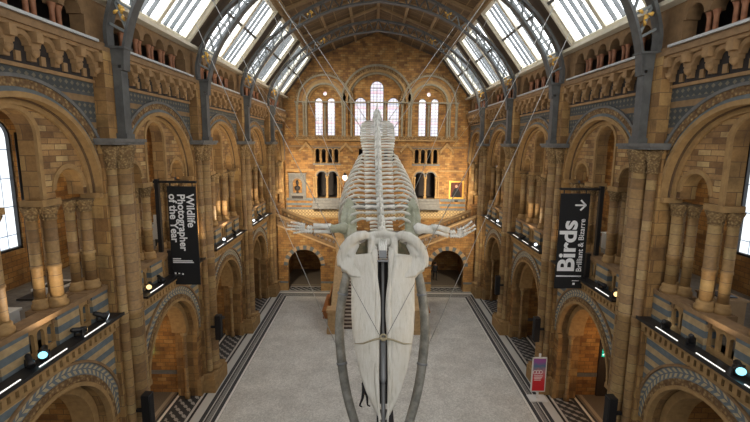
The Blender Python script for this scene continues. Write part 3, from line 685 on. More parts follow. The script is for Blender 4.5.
for s in (-1, 1):
    T = SD[s]; protos = {}
    for k in range(5):
        yc = BC[k + 1]
        for ci, cu in enumerate((-2.5, -.97, .97, 2.5)):
            for vi, (du, w, r, vn) in enumerate(VN):
                lab = '%s stone column of the cluster at the %s, %s bay of the %s upper arcade' % (vn, CN[ci], ORD[k], SN[s])
                if vi not in protos:
                    o = gcol(yc + cu + du, w, r, T); tag(o, lab, 'column', 'clustered columns of the %s upper arcade' % SN[s]); protos[vi] = (o, yc + cu)
                else:
                    o, y_ = protos[vi]; copy_tree(o, (0, yc + cu - y_, 0), lab)
    pr_ = None
    for k in range(5):
        yc = BC[k + 1]
        for j in range(5):
            for q in (-.13, .13):
                u = yc + (j - 2) * .95 + q
                lab = '%s short red-brown colonnette of pair %s from the camera, %s bay of the %s clerestory' % ('first' if q < 0 else 'second', ('one', 'two', 'three', 'four', 'five')[j], ORD[k], SN[s])
                if pr_ is None:
                    b = MB(); b.lathe(0, 0, [(.115, 0), (.115, .05), (.07, .1), (.07, .58), (.1, .68), (.125, .74)], 10)
                    pr_ = b.build('colonnette', 'redcol'); pr_.location = T(u, 9.4, 16.25); tag(pr_, lab, 'colonnette', 'clerestory colonnettes on the %s' % SN[s])
                else:
                    c = pr_.copy(); c.location = T(u, 9.4, 16.25); c['label'] = lab; col.objects.link(c)
    for k in range(4):
        yc = BC[k + 1]; where = '%s bay on the %s' % (ORD[k], SN[s])
        root = empty('gallery_parapet', T(yc, 9.4, 7.1), 'stone parapet pierced by groups of small arches, %s' % where, 'parapet', 'gallery parapets on the %s' % SN[s])
        H = []
        for c0 in (-1.85, 0, 1.85):
            for q in (-.36, 0, .36): H.append(archhole(yc + c0 + q, .13, 7.35, 7.8, 8))
        b = MB(T); b.prism([[(yc - 2.85, 7.1), (yc + 2.85, 7.1), (yc + 2.85, 8.1), (yc - 2.85, 8.1)]] + H, 9.34, 9.44, 0)
        for cu in (-2.5, -.97, .97, 2.5): b.box(max(yc + cu - .45, yc - 2.85), min(yc + cu + .45, yc + 2.85), 9.24, 9.6, 7.1, 8.1, 1)
        b.build('pierced_panel', ['mould', 'spandrel'], root)
        b = MB(T); b.box(yc - 2.85, yc + 2.85, 9.2, 9.7, 8.1, 8.25)
        for cu in (-2.5, -.97, .97, 2.5): b.box(max(yc + cu - .55, yc - 2.85), min(yc + cu + .55, yc + 2.85), 9.3, 10.05, 7.9, 8.26)
        b.build('coping', 'dark_mould', root)
        b = MB(T); b.box(yc - 2.82, yc + 2.82, 8.72, 9.19, 7.2, 7.27).box(yc - 2.82, yc + 2.82, 8.70, 8.74, 7.2, 7.3)
        tag(b.build('lighting_shelf', 'black'), 'black metal lighting shelf along the cornice, %s' % where, 'shelf', 'black lighting shelves on the %s' % SN[s])
        for j, c in enumerate((-1.9, -.3, 1.45)):
            if k == 1 and j == 1: continue
            b = MB(T); b.box(yc + c - .5, yc + c + .5, 8.80, 8.83, 7.27, 7.29)
            tag(b.build('light_strip', 'led'), '%s thin glowing white light strip on the black shelf, %s' % (('near', 'middle', 'far')[j], where), 'light strip', 'light strips on the %s' % SN[s])

def spot(s, y, w, z, lens, label, yaw=0., tilt=.3, size=1.):
    size *= .78
    root = empty('stage_spotlight', (s * w, y, z), label, 'spotlight')
    R_ = Matrix.Rotation(yaw, 3, 'Z') @ Matrix.Rotation(tilt, 3, 'X')
    def TT(a, b_, c):
        v = R_ @ Vector((a, b_, c)) * size; return (s * w + v.x, y + v.y, z + .3 * size + v.z)
    b = MB(TT); b.tube([(0, .32, 0), (0, .25, 0), (0, -.05, 0), (0, -.12, 0), (0, -.3, 0)], [.06, .11, .12, .15, .16], 12); b.build('housing', 'black', root)
    b = MB(TT); b.tube([(0, -.3, 0), (0, -.315, 0)], [.14, .14], 12); b.build('lens', lens, root)
    b = MB(); b.box(s * w - .14 * size, s * w + .14 * size, y - .1 * size, y + .1 * size, z, z + .05)
    for q in (-1, 1): b.box(s * w + q * .17 * size - .015, s * w + q * .17 * size + .015, y - .03, y + .03, z, z + .34 * size)
    b.build('yoke', 'black', root)
ZS = 7.27
spot(-1, 10.75, 9.02, ZS, 'lens_cyan', 'black spotlight with a lit cyan lens on the left shelf, nearest bay', .55, .1, .95)
spot(-1, 10.3, 9.05, ZS, 'black', 'dark unlit spotlight at the near end of the left shelf', .9, .6, .8)
spot(-1, 12.1, 9.02, ZS, 'lens_amber', 'black spotlight with amber glow on the left shelf, past the cyan one', 2.6, .3, .85)
spot(-1, 13.2, 9.05, ZS, 'lens_white', 'long black spotlight with white lens on the left shelf beside the nearest pier', 2.2, .5, .9)
spot(-1, 16.2, 9.02, ZS, 'lens_amber', 'black spotlight with cream lens on the left shelf, second bay, by the banner post', .4, .1, .9)
spot(-1, 17.1, 9.02, ZS, 'black', 'unlit black spotlight on the left shelf behind the banner', 1.2, .6, .8)
spot(-1, 24.7, 9.02, ZS, 'lens_white', 'black spotlight with white lens on the left shelf, third bay', .3, .1, .8)
spot(-1, 26.6, 9.02, ZS, 'black', 'unlit black spotlight on the left shelf, far part of the third bay', 1.2, .6, .8)
spot(-1, 31.0, 9.02, ZS, 'lens_white', 'black spotlight with white lens on the left shelf, fourth bay', .3, .1, .8)
spot(-1, 32.8, 9.02, ZS, 'black', 'unlit black spotlight on the left shelf, far part of the fourth bay', 1.2, .6, .8)
spot(1, 10.15, 9.02, ZS, 'lens_cyan', 'black spotlight with a lit cyan lens on the right shelf, nearest bay', -.5, .1, 1.)
spot(1, 9.6, 9.05, ZS, 'lens_blue', 'black spotlight with a lit blue lens at the near end of the right shelf', .4, .3, .8)
spot(1, 11.8, 9.02, ZS, 'lens_amber', 'low black spotlight with amber glow in the middle of the right shelf, nearest bay', 2.4, .9, .85)
spot(1, 12.9, 9.02, ZS, 'lens_white', 'black spotlight with white lens on the right shelf beside the nearest pier', 2.2, .5, .9)
spot(1, 15.75, 9.02, ZS, 'lens_amber', 'black spotlight with round cream lens on the right shelf, second bay', -.4, .1, .95)
spot(1, 16.8, 9.02, ZS, 'black', 'unlit black spotlight on the right shelf, second bay', 1.2, .5, .8)
spot(1, 24.0, 9.02, ZS, 'lens_white', 'black spotlight with white lens on the right shelf, third bay', -.3, .1, .8)
spot(1, 26.2, 9.02, ZS, 'black', 'unlit black spotlight on the right shelf, far part of the third bay', 1.2, .6, .8)
spot(1, 31.6, 9.02, ZS, 'lens_white', 'black spotlight with white lens on the right shelf, fourth bay', -.3, .1, .8)

# loudspeakers on the piers
for s, i, u in ((-1, 0, -.45), (-1, 1, -.45), (1, 0, -.45), (1, 1, -.45), (1, 2, -.45)):
    pc = PC[i] + u; root = empty('column_loudspeaker', SD[s](pc, 8.3, 2.8), 'tall black loudspeaker fixed low on the %s %s pier' % (ORD[i], SN[s]), 'loudspeaker', 'loudspeakers on the piers')
    MB(SD[s]).box(pc - .17, pc + .17, 8.2, 8.48, 2.8, 4.1).build('cabinet', 'black', root)
    MB(SD[s]).box(pc - .14, pc + .14, 8.185, 8.2, 2.85, 4.05).build('grille', 'blackfab', root)
    MB(SD[s]).box(pc - .05, pc + .05, 8.48, 8.78, 3.4, 3.5).build('wall_bracket', 'black', root)

# ------------------------------------------------------------------ stairs at the far end
SY = 37.0
for s in (-1, 1):
    T = lambda u, w, z, s=s: (s * u, w, z)
    b = MB(T); a = math.asin(0)
    # wall carrying the upper flight, pierced by an arch
    b.prism([(3.0, 0), (4.92, 0)] + arcpts(6.35, 2.3, 1.43, pi, 0, 20) + [(7.78, 0), (9.2, 0), (9.2, 6.3), (8.6, 6.05), (3.3, 3.85), (3.0, 3.85)], SY, SY + .6, 0, 1)
    struct(b.build('wall_%s_stair' % SN[s], ['brick', 'brick_big']))
    b = MB(T); b.band(6.35, 2.3, 1.45, 1.82, SY - .06, SY + .1, 0, 26); b.box(2.98, 4.9, SY - .12, SY, 0, .7, 1).box(7.8, 9.2, SY - .12, SY, 0, .7, 1).box(2.98, 4.9, SY - .14, SY, .7, .85, 2).box(7.8, 9.2, SY - .14, SY, .7, .85, 2)
    trim(b.build('stair_arch', ['vouss', 'mould', 'slate']))
    # passage under the stair
    b = MB(T); b.box(4.3, 4.6, SY + .6, YEND, 0, 4.2).box(8.6, 8.9, SY + .6, YEND, 0, 4.2).box(4.6, 8.6, YEND - .3, YEND, 0, 4.2).box(4.3, 8.9, SY + .6, YEND, 3.85, 4.0)
    struct(b.build('wall_%s_undercroft' % SN[s], ['brick']))
    # upper flight: balustrades + steps
    root = empty('side_staircase', T(6, SY + 1.2, 4.3), 'stone flight climbing from the half landing to the %s gallery' % SN[s], 'staircase')
    def balu(y, dzr, name):
        z = lambda x: 4.72 + dzr + (x - 3.4) * .40
        H = []
        b_ = MB(T)
        N = 15
        for i in range(N):
            x = 3.75 + i * .335; zc = z(x) - .42
            H.append([(x + .125 * cos(2 * pi * j / 10), zc + .14 * sin(2 * pi * j / 10)) for j in range(10)])
        b_.prism([[(3.4, z(3.4) - .85), (8.75, z(8.75) - .85), (8.75, z(8.75) - .1), (3.4, z(3.4) - .1)]] + H, y, y + .16, 0)
        b_.build('pierced_balustrade', 'dark_mould', root)
        b_ = MB(T)
        for d0, d1, e in ((-.1, .06, .1), (-.97, -.83, .07)):
            b_.prism([(3.3, z(3.3) + d0), (8.8, z(8.8) + d0), (8.8, z(8.8) + d1), (3.3, z(3.3) + d1)], y - e, y + .16 + e, 0)
        b_.build('handrail', 'stair_stone', root)
    balu(SY - .02, 0, 'near'); balu(SY + 2.3, .15, 'far')
    for i in range(14):
        x = 3.3 + i * .39; MB(T).box(x, x + .39, SY + .2, SY + 2.25, 3.6 + i * .156, 4.0 + .156 * i).build('step', 'tread', root)
    MB(T).box(3.0, 3.5, SY - .15, SY + .4, 3.85, 5.0).build('newel_post', 'stair_stone', root)
    MB(T).box(2.92, 3.58, SY - .22, SY + .48, 5.0, 5.18).build('newel_cap', 'stair_stone', root)
struct(MB().box(-9.2, 9.2, 39.2, YEND, 3.9, 4.1).build('floor_landing', 'grey_stone'))
struct(MB().box(-3.3, 3.3, 34.9, 39.3, 3.9, 4.3).box(-3., 3., 36., 37.6, 0, 3.9).build('floor_half_landing', 'grey_stone'))
root = empty('central_staircase', (0, 32, 0), 'broad central stone staircase with solid sloping side walls behind the whale skull', 'staircase')
for i in range(24):
    MB().box(-2.75, 2.75, 28.9 + i * .25, 35., i * .179, (i + 1) * .179 - .05, 0).build('riser', 'riser', root) if False else None
    y = 28.9 + i * .25
    MB().box(-2.75, 2.75, y, y + .3, (i + 1) * .179 - .05, (i + 1) * .179).build('tread', 'tread', root)
b = MB(); pts = [(28.9, 0), (34.9, 0), (34.9, 4.2)]
for i in reversed(range(24)): pts += [(28.92 + (i + 1) * .25, (i + 1) * .179 - .05), (28.92 + i * .25, (i + 1) * .179 - .05)]
b2 = MB(lambda u, w, z: (w, u, z)); b2.prism(pts, -2.75, 2.75); b2.build('riser_block', 'riser', root)
for s in (-1, 1):
    b = MB(lambda u, w, z, s=s: (s * w, u, z)); b.prism([(28.6, 0), (34.9, 0), (34.9, 5.1), (28.6, 1.15)], 2.75, 3.1); b.build('side_wall', 'stair_stone', root)
    b = MB(lambda u, w, z, s=s: (s * w, u, z)); b.prism([(28.7, 1.15), (34.9, 5.05), (34.9, 5.3), (28.7, 1.42)], 2.62, 3.22); b.build('coping', 'stair_stone', root)
    nw = MB(); nw.box(s * 3.0 - .42, s * 3.0 + .42, 28.0, 28.8, .0, .35).box(s * 3.0 - .36, s * 3.0 + .36, 28.05, 28.75, .35, 1.55).box(s * 3.0 - .44, s * 3.0 + .44, 27.98, 28.82, 1.55, 1.75)
    nw.box(s * 3. - .24, s * 3. + .24, 28.02, 28.06, .55, 1.35)
    nw.build('newel_post', 'stair_stone', root)
    MB().box(s * 3.05 - .33, s * 3.05 + .33, 34.8, 35.4, 4.3, 5.5).box(s * 3.05 - .4, s * 3.05 + .4, 34.75, 35.45, 5.5, 5.7).build('landing_pier', 'stair_stone', root)
for s in (-1, 1):
    b = MB(); x = s * 3.75; b.box(x - .3, x + .3, 30.6, 34.2, .55, .65)
    root = empty('wooden_bench', (x, 32.4, 0), 'orange varnished wooden bench standing against the %s flank of the central staircase' % SN[s], 'bench')
    b.build('seat', 'wood_orange', root)
    MB().box(x - .05 - s * .22, x + .05 - s * .22, 30.6, 34.2, .65, 1.6).build('backrest', 'wood_orange', root)
    for q in (30.7, 32.3, 33.95): MB().box(x - .25, x + .25, q, q + .15, 0, .55).build('leg', 'wood_orange', root)

# ------------------------------------------------------------------ floor
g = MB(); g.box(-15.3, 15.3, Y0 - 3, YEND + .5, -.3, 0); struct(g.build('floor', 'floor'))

# things on the end wall
root = empty('wall_memorial', (-8.03, YEND, 7.3), 'grey memorial tablet with dark bust in an arched niche on the end wall', 'memorial')
b = MB(); b.prism([[(-8.9, 7.3), (-7.16, 7.3), (-7.16, 9.95), (-8.9, 9.95)], archhole(-8.03, .48, 8.0, 9.0)], YEND - .22, YEND - .02); b.build('tablet', 'slate', root)
b = MB(); b.band(-8.03, 9.0, .48, .6, YEND - .3, YEND - .1).box(-8.7, -7.36, YEND - .32, YEND - .1, 7.75, 7.95).box(-8.95, -7.1, YEND - .3, YEND - .05, 9.9, 10.02); b.build('niche_moulding', 'grey_stone', root)
b = MB(); b.lathe(-8.03, YEND - .16, [(.1, 7.95), (.14, 8.05), (.08, 8.2), (.25, 8.35), (.3, 8.55), (.18, 8.7), (.08, 8.75), (.09, 8.82), (.14, 8.92), (.155, 9.05), (.12, 9.2), (.02, 9.27)], 14); b.build('bust', 'dark', root)
MB().box(-8.6, -7.46, YEND - .24, YEND - .2, 7.42, 7.68).build('inscription_panel', 'dark', root)
root = empty('framed_painting', (8.2, YEND, 7.4), 'gilt framed dark portrait of a person in black on the end wall', 'painting')
b = MB(); X0_, X1_, Z0_, Z1_ = 7.45, 8.97, 7.5, 9.35
b.prism([[(X0_, Z0_), (X1_, Z0_), (X1_, Z1_), (X0_, Z1_)], [(X0_ + .16, Z0_ + .16), (X1_ - .16, Z0_ + .16), (X1_ - .16, Z1_ - .16), (X0_ + .16, Z1_ - .16)]], YEND - .12, YEND); b.build('frame', 'gold', root)
M['canvas'] = plainstone('dark_red_canvas', (.10, .03, .02), 2.)
MB().box(X0_ + .1, X1_ - .1, YEND - .06, YEND - .01, Z0_ + .1, Z1_ - .1).build('canvas', 'canvas', root)
M['skin'] = simple('skin', (.42, .24, .16), .6)
b = MB(); b.prism([(7.75, 7.68), (8.7, 7.68), (8.62, 8.2), (8.42, 8.5), (8.3, 8.6), (8.12, 8.6), (7.95, 8.45), (7.8, 8.1)], YEND - .075, YEND - .058); b.build('painted_figure', 'blackfab', root)
b = MB(); b.prism([(8.21 + .13 * cos(t * pi / 6), 8.78 + .17 * sin(t * pi / 6)) for t in range(12)], YEND - .08, YEND - .06); b.build('painted_face', 'skin', root)
tag(MB().box(8.05, 8.4, YEND - .16, YEND, 7.2, 7.36).build('caption_plate', 'black'), 'small black caption plate under the framed portrait', 'plate')
for s in (-1,):
    root = empty('wall_lantern', (s * 3.17, YEND, 8.6), 'white globe lantern on a black wall bracket %s of the central end wall' % ('left' if s < 0 else 'right'), 'lantern')
    M['globe'] = M.get('globe') or simple('milk_glass_globe', (.8, .75, .65), .4, em=(1, .85, .65), es=.9)
    MB().lathe(s * 3.17, YEND - .45, [(.05, 9.3), (.22, 9.45), (.26, 9.65), (.2, 9.85), (.06, 9.95)], 12).build('globe', 'globe', root)
    MB().lathe(s * 3.17, YEND - .45, [(.24, 9.86), (.1, 10.02), (.02, 10.15)], 12).build('cap', 'black', root)
    MB().tube([(s * 3.17, YEND - .45, 9.3), (s * 3.17, YEND - .45, 9.1), (s * 3.17, YEND - .3, 8.9), (s * 3.17, YEND - .02, 8.8)], .035, 6).build('bracket_arm', 'black', root)
    MB().box(s * 3.17 - .1, s * 3.17 + .1, YEND - .05, YEND, 8.55, 9.0).build('wall_plate', 'black', root)

# ------------------------------------------------------------------ banners
def text(body, size, parent, mat, M4, bold=0., align='LEFT', sx=1.):
    cu = bpy.data.curves.new('lettering', 'FONT'); cu.body = body; cu.size = size; cu.offset = bold; cu.extrude = .004; cu.align_x = align
    o = bpy.data.objects.new('t', cu); col.objects.link(o); bpy.context.view_layer.update()
    me = bpy.data.meshes.new_from_object(o.evaluated_get(bpy.context.evaluated_depsgraph_get()))
    bpy.data.objects.remove(o); me.transform(M4 @ Matrix.Diagonal((sx, 1, 1, 1))); me.materials.clear(); me.materials.append(M[mat])
    p = bpy.data.objects.new('lettering', me); col.objects.link(p); p.parent = parent; par_inv(p, parent); return p
BY = 18.3; BX = -.215
def textM(x, z, d):   # d=-1: reads downwards, tops to the right; d=1: reads upwards, tops to the left
    if d < 0: B = Matrix(((0, 1, 0, x + BX), (0, 0, -1, BY - .05), (-1, 0, 0, z), (0, 0, 0, 1)))
    else: B = Matrix(((0, -1, 0, x + BX), (0, 0, -1, BY - .05), (1, 0, 0, z), (0, 0, 0, 1)))
    return B
BX = -.215
root = empty('exhibition_banner', (-8.3, BY, 6.88), 'tall black hanging banner with white sideways lettering reading Wildlife Photographer of the Year', 'banner')
MB(lambda a, b_, c: (a + BX, b_, c)).box(-8.87, -7.66, BY - .04, BY, 6.8, 11.12).build('cloth_panel', 'blackfab', root)
text('Wildlife', .46, root, 'lettering', textM(-8.06, 10.82, -1), .010)
text('Photographer', .46, root, 'lettering', textM(-8.44, 10.82, -1), .010, sx=.97)
text('of the Year', .46, root, 'lettering', textM(-8.80, 10.82, -1), .010)
b = MB(lambda a, b_, c: (a + BX, b_, c))
for i, (x0, x1, z) in enumerate(((-8.8, -8.45, 7.95), (-8.8, -7.95, 7.86), (-8.8, -7.9, 7.79))): b.box(x0, x1, BY - .055, BY - .04, z, z + .045)
for i in range(3): b.box(-8.76 + i * .16, -8.69 + i * .16, BY - .055, BY - .04, 7.25, 7.36 - .02 * i)
b.build('small_print', 'lettering', root)
b = MB(lambda a, b_, c: (a + BX, b_, c)); b.box(-9.45, -7.62, BY - .05, BY + .05, 11.28, 11.38).box(-8.86, -7.66, BY - .03, BY + .03, 11.1, 11.15)
for x in (-8.75, -7.8): b.box(x - .02, x + .02, BY - .02, BY + .02, 11.12, 11.3)
b.build('hanging_arm', 'black', root)
MB(lambda a, b_, c: (a + BX, b_, c)).box(-9.38, -9.22, BY - .08, BY + .08, 8.27, 11.45).build('post', 'black', root)
MB().box(-9.23, -9.06, BY - .1, BY + .1, 7.28, 8.35).build('fixing_plate', 'black', root)
root = empty('exhibition_banner', (8.6, BY, 6.7), 'tall black hanging banner with white sideways lettering reading Birds and a white arrow', 'banner')
MB(lambda a, b_, c: (a + BX, b_, c)).box(7.96, 9.22, BY - .04, BY, 6.75, 10.95).build('cloth_panel', 'blackfab', root)
text('Birds', 1.02, root, 'lettering', textM(8.74, 7.50, 1), .028, sx=1.1)
text('Brilliant & Bizarre', .33, root, 'lettering', textM(9.08, 7.52, 1), .004, sx=1.0)
b = MB(lambda a, b_, c: (a + BX, b_, c)); b.box(8.0, 9.1, BY - .055, BY - .04, 7.3, 7.35).box(8.72, 9.02, BY - .055, BY - .04, 7.1, 7.13).box(8.75, 8.85, BY - .055, BY - .04, 6.93, 7.02); b.build('small_print', 'lettering', root)
b = MB(lambda a, b_, c: (a + BX, b_, c)); b.bar((8.6, BY - .05, 10.48), (9.05, BY - .05, 10.48), .07, .02); b.bar((8.83, BY - .05, 10.7), (9.06, BY - .05, 10.47), .07, .02); b.bar((8.83, BY - .05, 10.26), (9.06, BY - .05, 10.49), .07, .02)
b.build('arrow', 'lettering', root)
b = MB(lambda a, b_, c: (a + BX, b_, c)); b.box(7.9, 9.75, BY - .05, BY + .05, 11.12, 11.22).box(7.96, 9.22, BY - .03, BY + .03, 10.93, 10.98)
for x in (8.1, 9.05): b.box(x - .02, x + .02, BY - .02, BY + .02, 10.95, 11.14)
b.build('hanging_arm', 'black', root)
MB(lambda a, b_, c: (a + BX, b_, c)).box(9.62, 9.78, BY - .08, BY + .08, 8.27, 11.3).build('post', 'black', root)
MB().box(9.06, 9.23, BY - .1, BY + .1, 7.28, 8.35).build('fixing_plate', 'black', root)

# ------------------------------------------------------------------ exit signs, stand, display cases
for s in (-1, 1):
    x = s * 11.9; yy = PC[1] - .95; root = empty('exit_sign', (x, yy, 2.2), 'small green lit exit sign with white running figure in the %s arch, second bay' % SN[s], 'sign')
    MB().box(x - .28, x + .28, yy - .05, yy, 2.2, 2.6).build('panel', 'exit_green', root)
    b = MB(); b.box(x + .1, x + .24, yy - .06, yy - .05, 2.26, 2.54); b.tube([(x - .08, yy - .055, 2.48), (x - .08, yy - .055, 2.56)], .03, 6)
    b.bar((x - .08, yy - .055, 2.5), (x - .14, yy - .055, 2.38), .05, .01); b.bar((x - .14, yy - .055, 2.38), (x - .05, yy - .055, 2.28), .03, .01); b.bar((x - .14, yy - .055, 2.38), (x - .23, yy - .055, 2.3), .03, .01)
    b.build('running_figure', 'exit_white', root)
M['door_dark'] = plainstone('dark_door_wood', (.035, .028, .024), 3., .4)
struct(MB().box(11.5, 13.3, PC[1] - 1.0, PC[1] - .9, 0, 3.1).build('door_1', 'door_dark'))
def gradsign():
    g_ = G('red_gradient_poster'); o, x, y, z = g_.obj(); n = g_.noise(o, 6, 2)
    return g_.fin(g_.ramp(g_.ma('DIVIDE', g_.ma('ADD', z, g_.ma('MULTIPLY', n, .3)), 2.2), [(.25, (.60, .01, .02)), (.55, (.62, .03, .04)), (.75, (.55, .22, .25)), (.9, (.08, .20, .32)), (1., (.30, .10, .35))]), .5)
M['poster'] = gradsign()
xs, ys = 8.3, 20.7
root = empty('poster_stand', (xs, ys, 0), 'freestanding poster stand in red fading to blue with pale edge, beside the second right pier', 'sign stand')
b = MB(lambda a, b_, c: (xs + a, ys - .15 + b_, c)); b.box(-.33, .33, -.03, .03, .45, 2.25); b.build('poster_panel', 'poster', root)
b = MB(lambda a, b_, c: (xs + a, ys - .15 + b_, c)); b.box(-.37, -.32, -.04, .04, .42, 2.28).box(.32, .37, -.04, .04, .42, 2.28).box(-.37, .37, -.04, .04, 2.24, 2.29).box(-.37, .37, -.04, .04, .41, .46).box(-.05, .05, -.04, .04, .05, .45).box(-.05, .05, -.03, .03, 2.29, 2.5); b.build('frame', 'white', root)
b = MB(lambda a, b_, c: (xs + a, ys - .15 + b_, c)); b.box(-.45, .45, -.3, .3, 0, .05); b.build('base_plate', 'white', root)
b = MB(lambda a, b_, c: (xs + a, ys - .15 + b_, c))
for q in range(3): b.tube([(-.22 + .15 * q + .09 * cos(t * pi / 4), -.035, 1.5 + .1 * sin(t * pi / 4)) for t in range(9)], .012, 5)
for q in range(4): b.box(-.24, .2 - .03 * q, -.035, -.03, 1.28 - q * .08, 1.31 - q * .08)
b.build('lettering', 'lettering', root)
M['case_wood'] = plainstone('pale_wood_case', (.50, .36, .22), 3., .3)
for (x, y, mt, lab) in ((-11.4, 14.6, 'white', 'white display plinth on the left gallery floor, seen between the nearest column clusters'), (-11.4, 11.9, 'white', 'white display plinth on the left gallery floor, nearest the camera'),
                        (11.6, 14.0, 'case_wood', 'pale wooden display plinth on the right gallery floor, seen between the nearest column clusters'), (12.3, 11.6, 'white', 'white display plinth on the right gallery floor, nearest the camera'),
                        (-13.6, 26.2, 'white', 'white display plinth on the left gallery floor behind the upright board'), (13.6, 24.2, 'white', 'white display plinth far back on the right gallery floor')):
    root = empty('display_plinth', (x, y, 7.1), lab, 'display case')
    MB().box(x - .45, x + .45, y - .5, y + .5, 7.1, 7.95).build('plinth_body', mt, root)
    MB().box(x - .5, x + .5, y - .55, y + .55, 7.95, 8.02).build('top', mt, root)
    MB().box(x - .3, x + .3, y - .3, y + .3, 8.02, 8.05).build('label_plate', 'black', root)

for s in (-1, 1):
    x, y = s * 13.2, 15.8; root = empty('lighting_pole', (x, y, 7.1), 'tall thin black pole on a flat base on the %s gallery floor beside the window' % SN[s], 'pole')
    MB().tube([(x, y, 7.15), (x, y, 13.3)], .07, 10).build('pole', 'black', root); MB().box(x - .4, x + .4, y - .4, y + .4, 7.1, 7.15).build('base_plate', 'black', root)
root = empty('display_board', (-12.3, 24.2, 7.1), 'white upright display board standing on the left gallery floor, third bay', 'display board')
MB().box(-12.8, -11.9, 24.15, 24.25, 7.5, 8.9).build('panel', 'white', root)
for q in (-12.75, -12.0): MB().box(q, q + .06, 24.1, 24.3, 7.1, 7.5).build('leg', 'black', root)
# ------------------------------------------------------------------ people
def person(loc, h, yaw, label, stride=.0):
    k = h / 1.75
    V = [(0, 0, .95), (0, 0, 1.15), (0, .0, 1.38), (0, 0, 1.5), (0, -.01, 1.6), (0, -.01, 1.72),
         (.19, 0, 1.42), (.24, .03, 1.12), (.25, -.06, .86), (-.19, 0, 1.42), (-.24, -.03, 1.12), (-.25, -.1, .86),
         (.1, 0, .9), (.1, -.04 - stride * .5, .5), (.1, .02 - stride, .08), (.1, -.14 - stride, .04), (-.1, 0, .9), (-.1, -.02 + stride * .5, .5), (-.1, .06 + stride, .08), (-.1, -.1 + stride, .04)]
    E_ = [(0, 1), (1, 2), (2, 3), (3, 4), (4, 5), (2, 6), (6, 7), (7, 8), (2, 9), (9, 10), (10, 11), (0, 12), (12, 13), (13, 14), (14, 15), (0, 16), (16, 17), (17, 18), (18, 19)]
    rd = [.15, .14, .15, .065, .1, .085, .075, .05, .035, .075, .05, .035, .1, .07, .045, .04, .1, .07, .045, .04]
    me = bpy.data.meshes.new('person'); me.from_pydata([tuple(Vector(v) * k) for v in V], E_, []); 
    o = bpy.data.objects.new('person', me); col.objects.link(o)
    sk = o.modifiers.new('s', 'SKIN'); 
    for d, r in zip(me.skin_vertices[0].data, rd): d.radius = (r * k, r * k * .8)
    me.skin_vertices[0].data[0].use_root = True
    o.modifiers.new('d', 'SUBSURF').levels = 2; o.modifiers['d'].render_levels = 2
    bpy.context.view_layer.update()
    m2 = bpy.data.meshes.new_from_object(o.evaluated_get(bpy.context.evaluated_depsgraph_get()))
    o.modifiers.clear(); o.data = m2; m2.materials.clear()
    for m_ in ('cloth_dark', 'trouser', 'skin', 'black'): m2.materials.append(M[m_])
    for p in m2.polygons:
        z = p.center.z / k; p.use_smooth = True
        p.material_index = 2 if (z > 1.5 or (z < .9 and abs(p.center.x) > .2 * k)) else (0 if z > .92 else (1 if z > .1 else 3))
    hb = MB(); hb.lathe(0, .02 * k, [(.11 * k, 1.62 * k), (.115 * k, 1.7 * k), (.09 * k, 1.78 * k), (.01, 1.82 * k)], 12)
    hr = hb.build('hair', 'blackfab', o)
    o.location = loc; o.rotation_euler = (0, 0, yaw); tag(o, label, 'person'); return o
M['cloth_dark'] = simple('dark_jacket', (.015, .016, .02), .8); M['trouser'] = simple('dark_trousers', (.010, .010, .012), .8)
person((-.66, 19.75, 0), 1.7, 1.2, 'person in dark clothes walking on the hall floor under the tip of the whale skull', .16)
person((5.75, 40.2, 0), 1.75, .3, 'person in dark clothes walking through the right archway under the stairs', .15)
root = empty('reception_plinth', (.32, 17.8, 0), 'black plinth on the floor directly under the tips of the whale skull', 'plinth')
MB().box(-.02, .66, 17.35, 18.2, 0, .82).build('plinth_body', 'black', root); MB().box(-.06, .7, 17.3, 18.25, .82, .87).build('top', 'blackfab', root)

# ------------------------------------------------------------------ the whale
XC = .04; ph = math.radians(52); O_ = Vector((XC, 14.3, 9.7)); Dv = Vector((0, -cos(ph), -sin(ph))); Nv = Vector((0, -sin(ph), cos(ph)))
def SKL(b_, a, n): return tuple(O_ + Vector((b_, 0, 0)) + Dv * a + Nv * n)
whale = empty('whale_skeleton', (.3, 18, 9.5), 'huge pale blue whale skeleton hung from the roof, diving towards the camera with jaws open', 'whale skeleton')
def lerp_tab(t, tab):
    for (a, x), (b_, y) in zip(tab, tab[1:]):
        if a <= t <= b_: return x + (y - x) * (t - a) / (b_ - a)
    return tab[-1][1] if t > tab[-1][0] else tab[0][1]
def remesh(o, vox, it=3):
    m = o.modifiers.new('r', 'REMESH'); m.mode = 'VOXEL'; m.voxel_size = vox; m.use_smooth_shade = True
    m2 = o.modifiers.new('sm', 'SMOOTH'); m2.iterations = it; m2.factor = .5
OUT = [(.5, 1.32), (.75, 1.38), (.95, 1.3), (1.1, 1.1), (1.3, 1.05), (1.7, 1.02), (2.4, 1.0), (3.0, .95), (3.6, .84), (4.2, .69), (4.7, .51), (5.05, .34), (5.3, .2), (5.46, .09)]
INN = [(.5, .42), (.9, .36), (1.3, .30), (2.0, .26), (3.4, .28), (4.4, .27), (5.0, .2), (5.3, .13), (5.46, .06)]
GAP = [(.5, .17), (1.3, .17), (2.0, .085), (2.5, .07), (3.3, .115), (4.4, .125), (5.2, .10), (5.5, .07)]
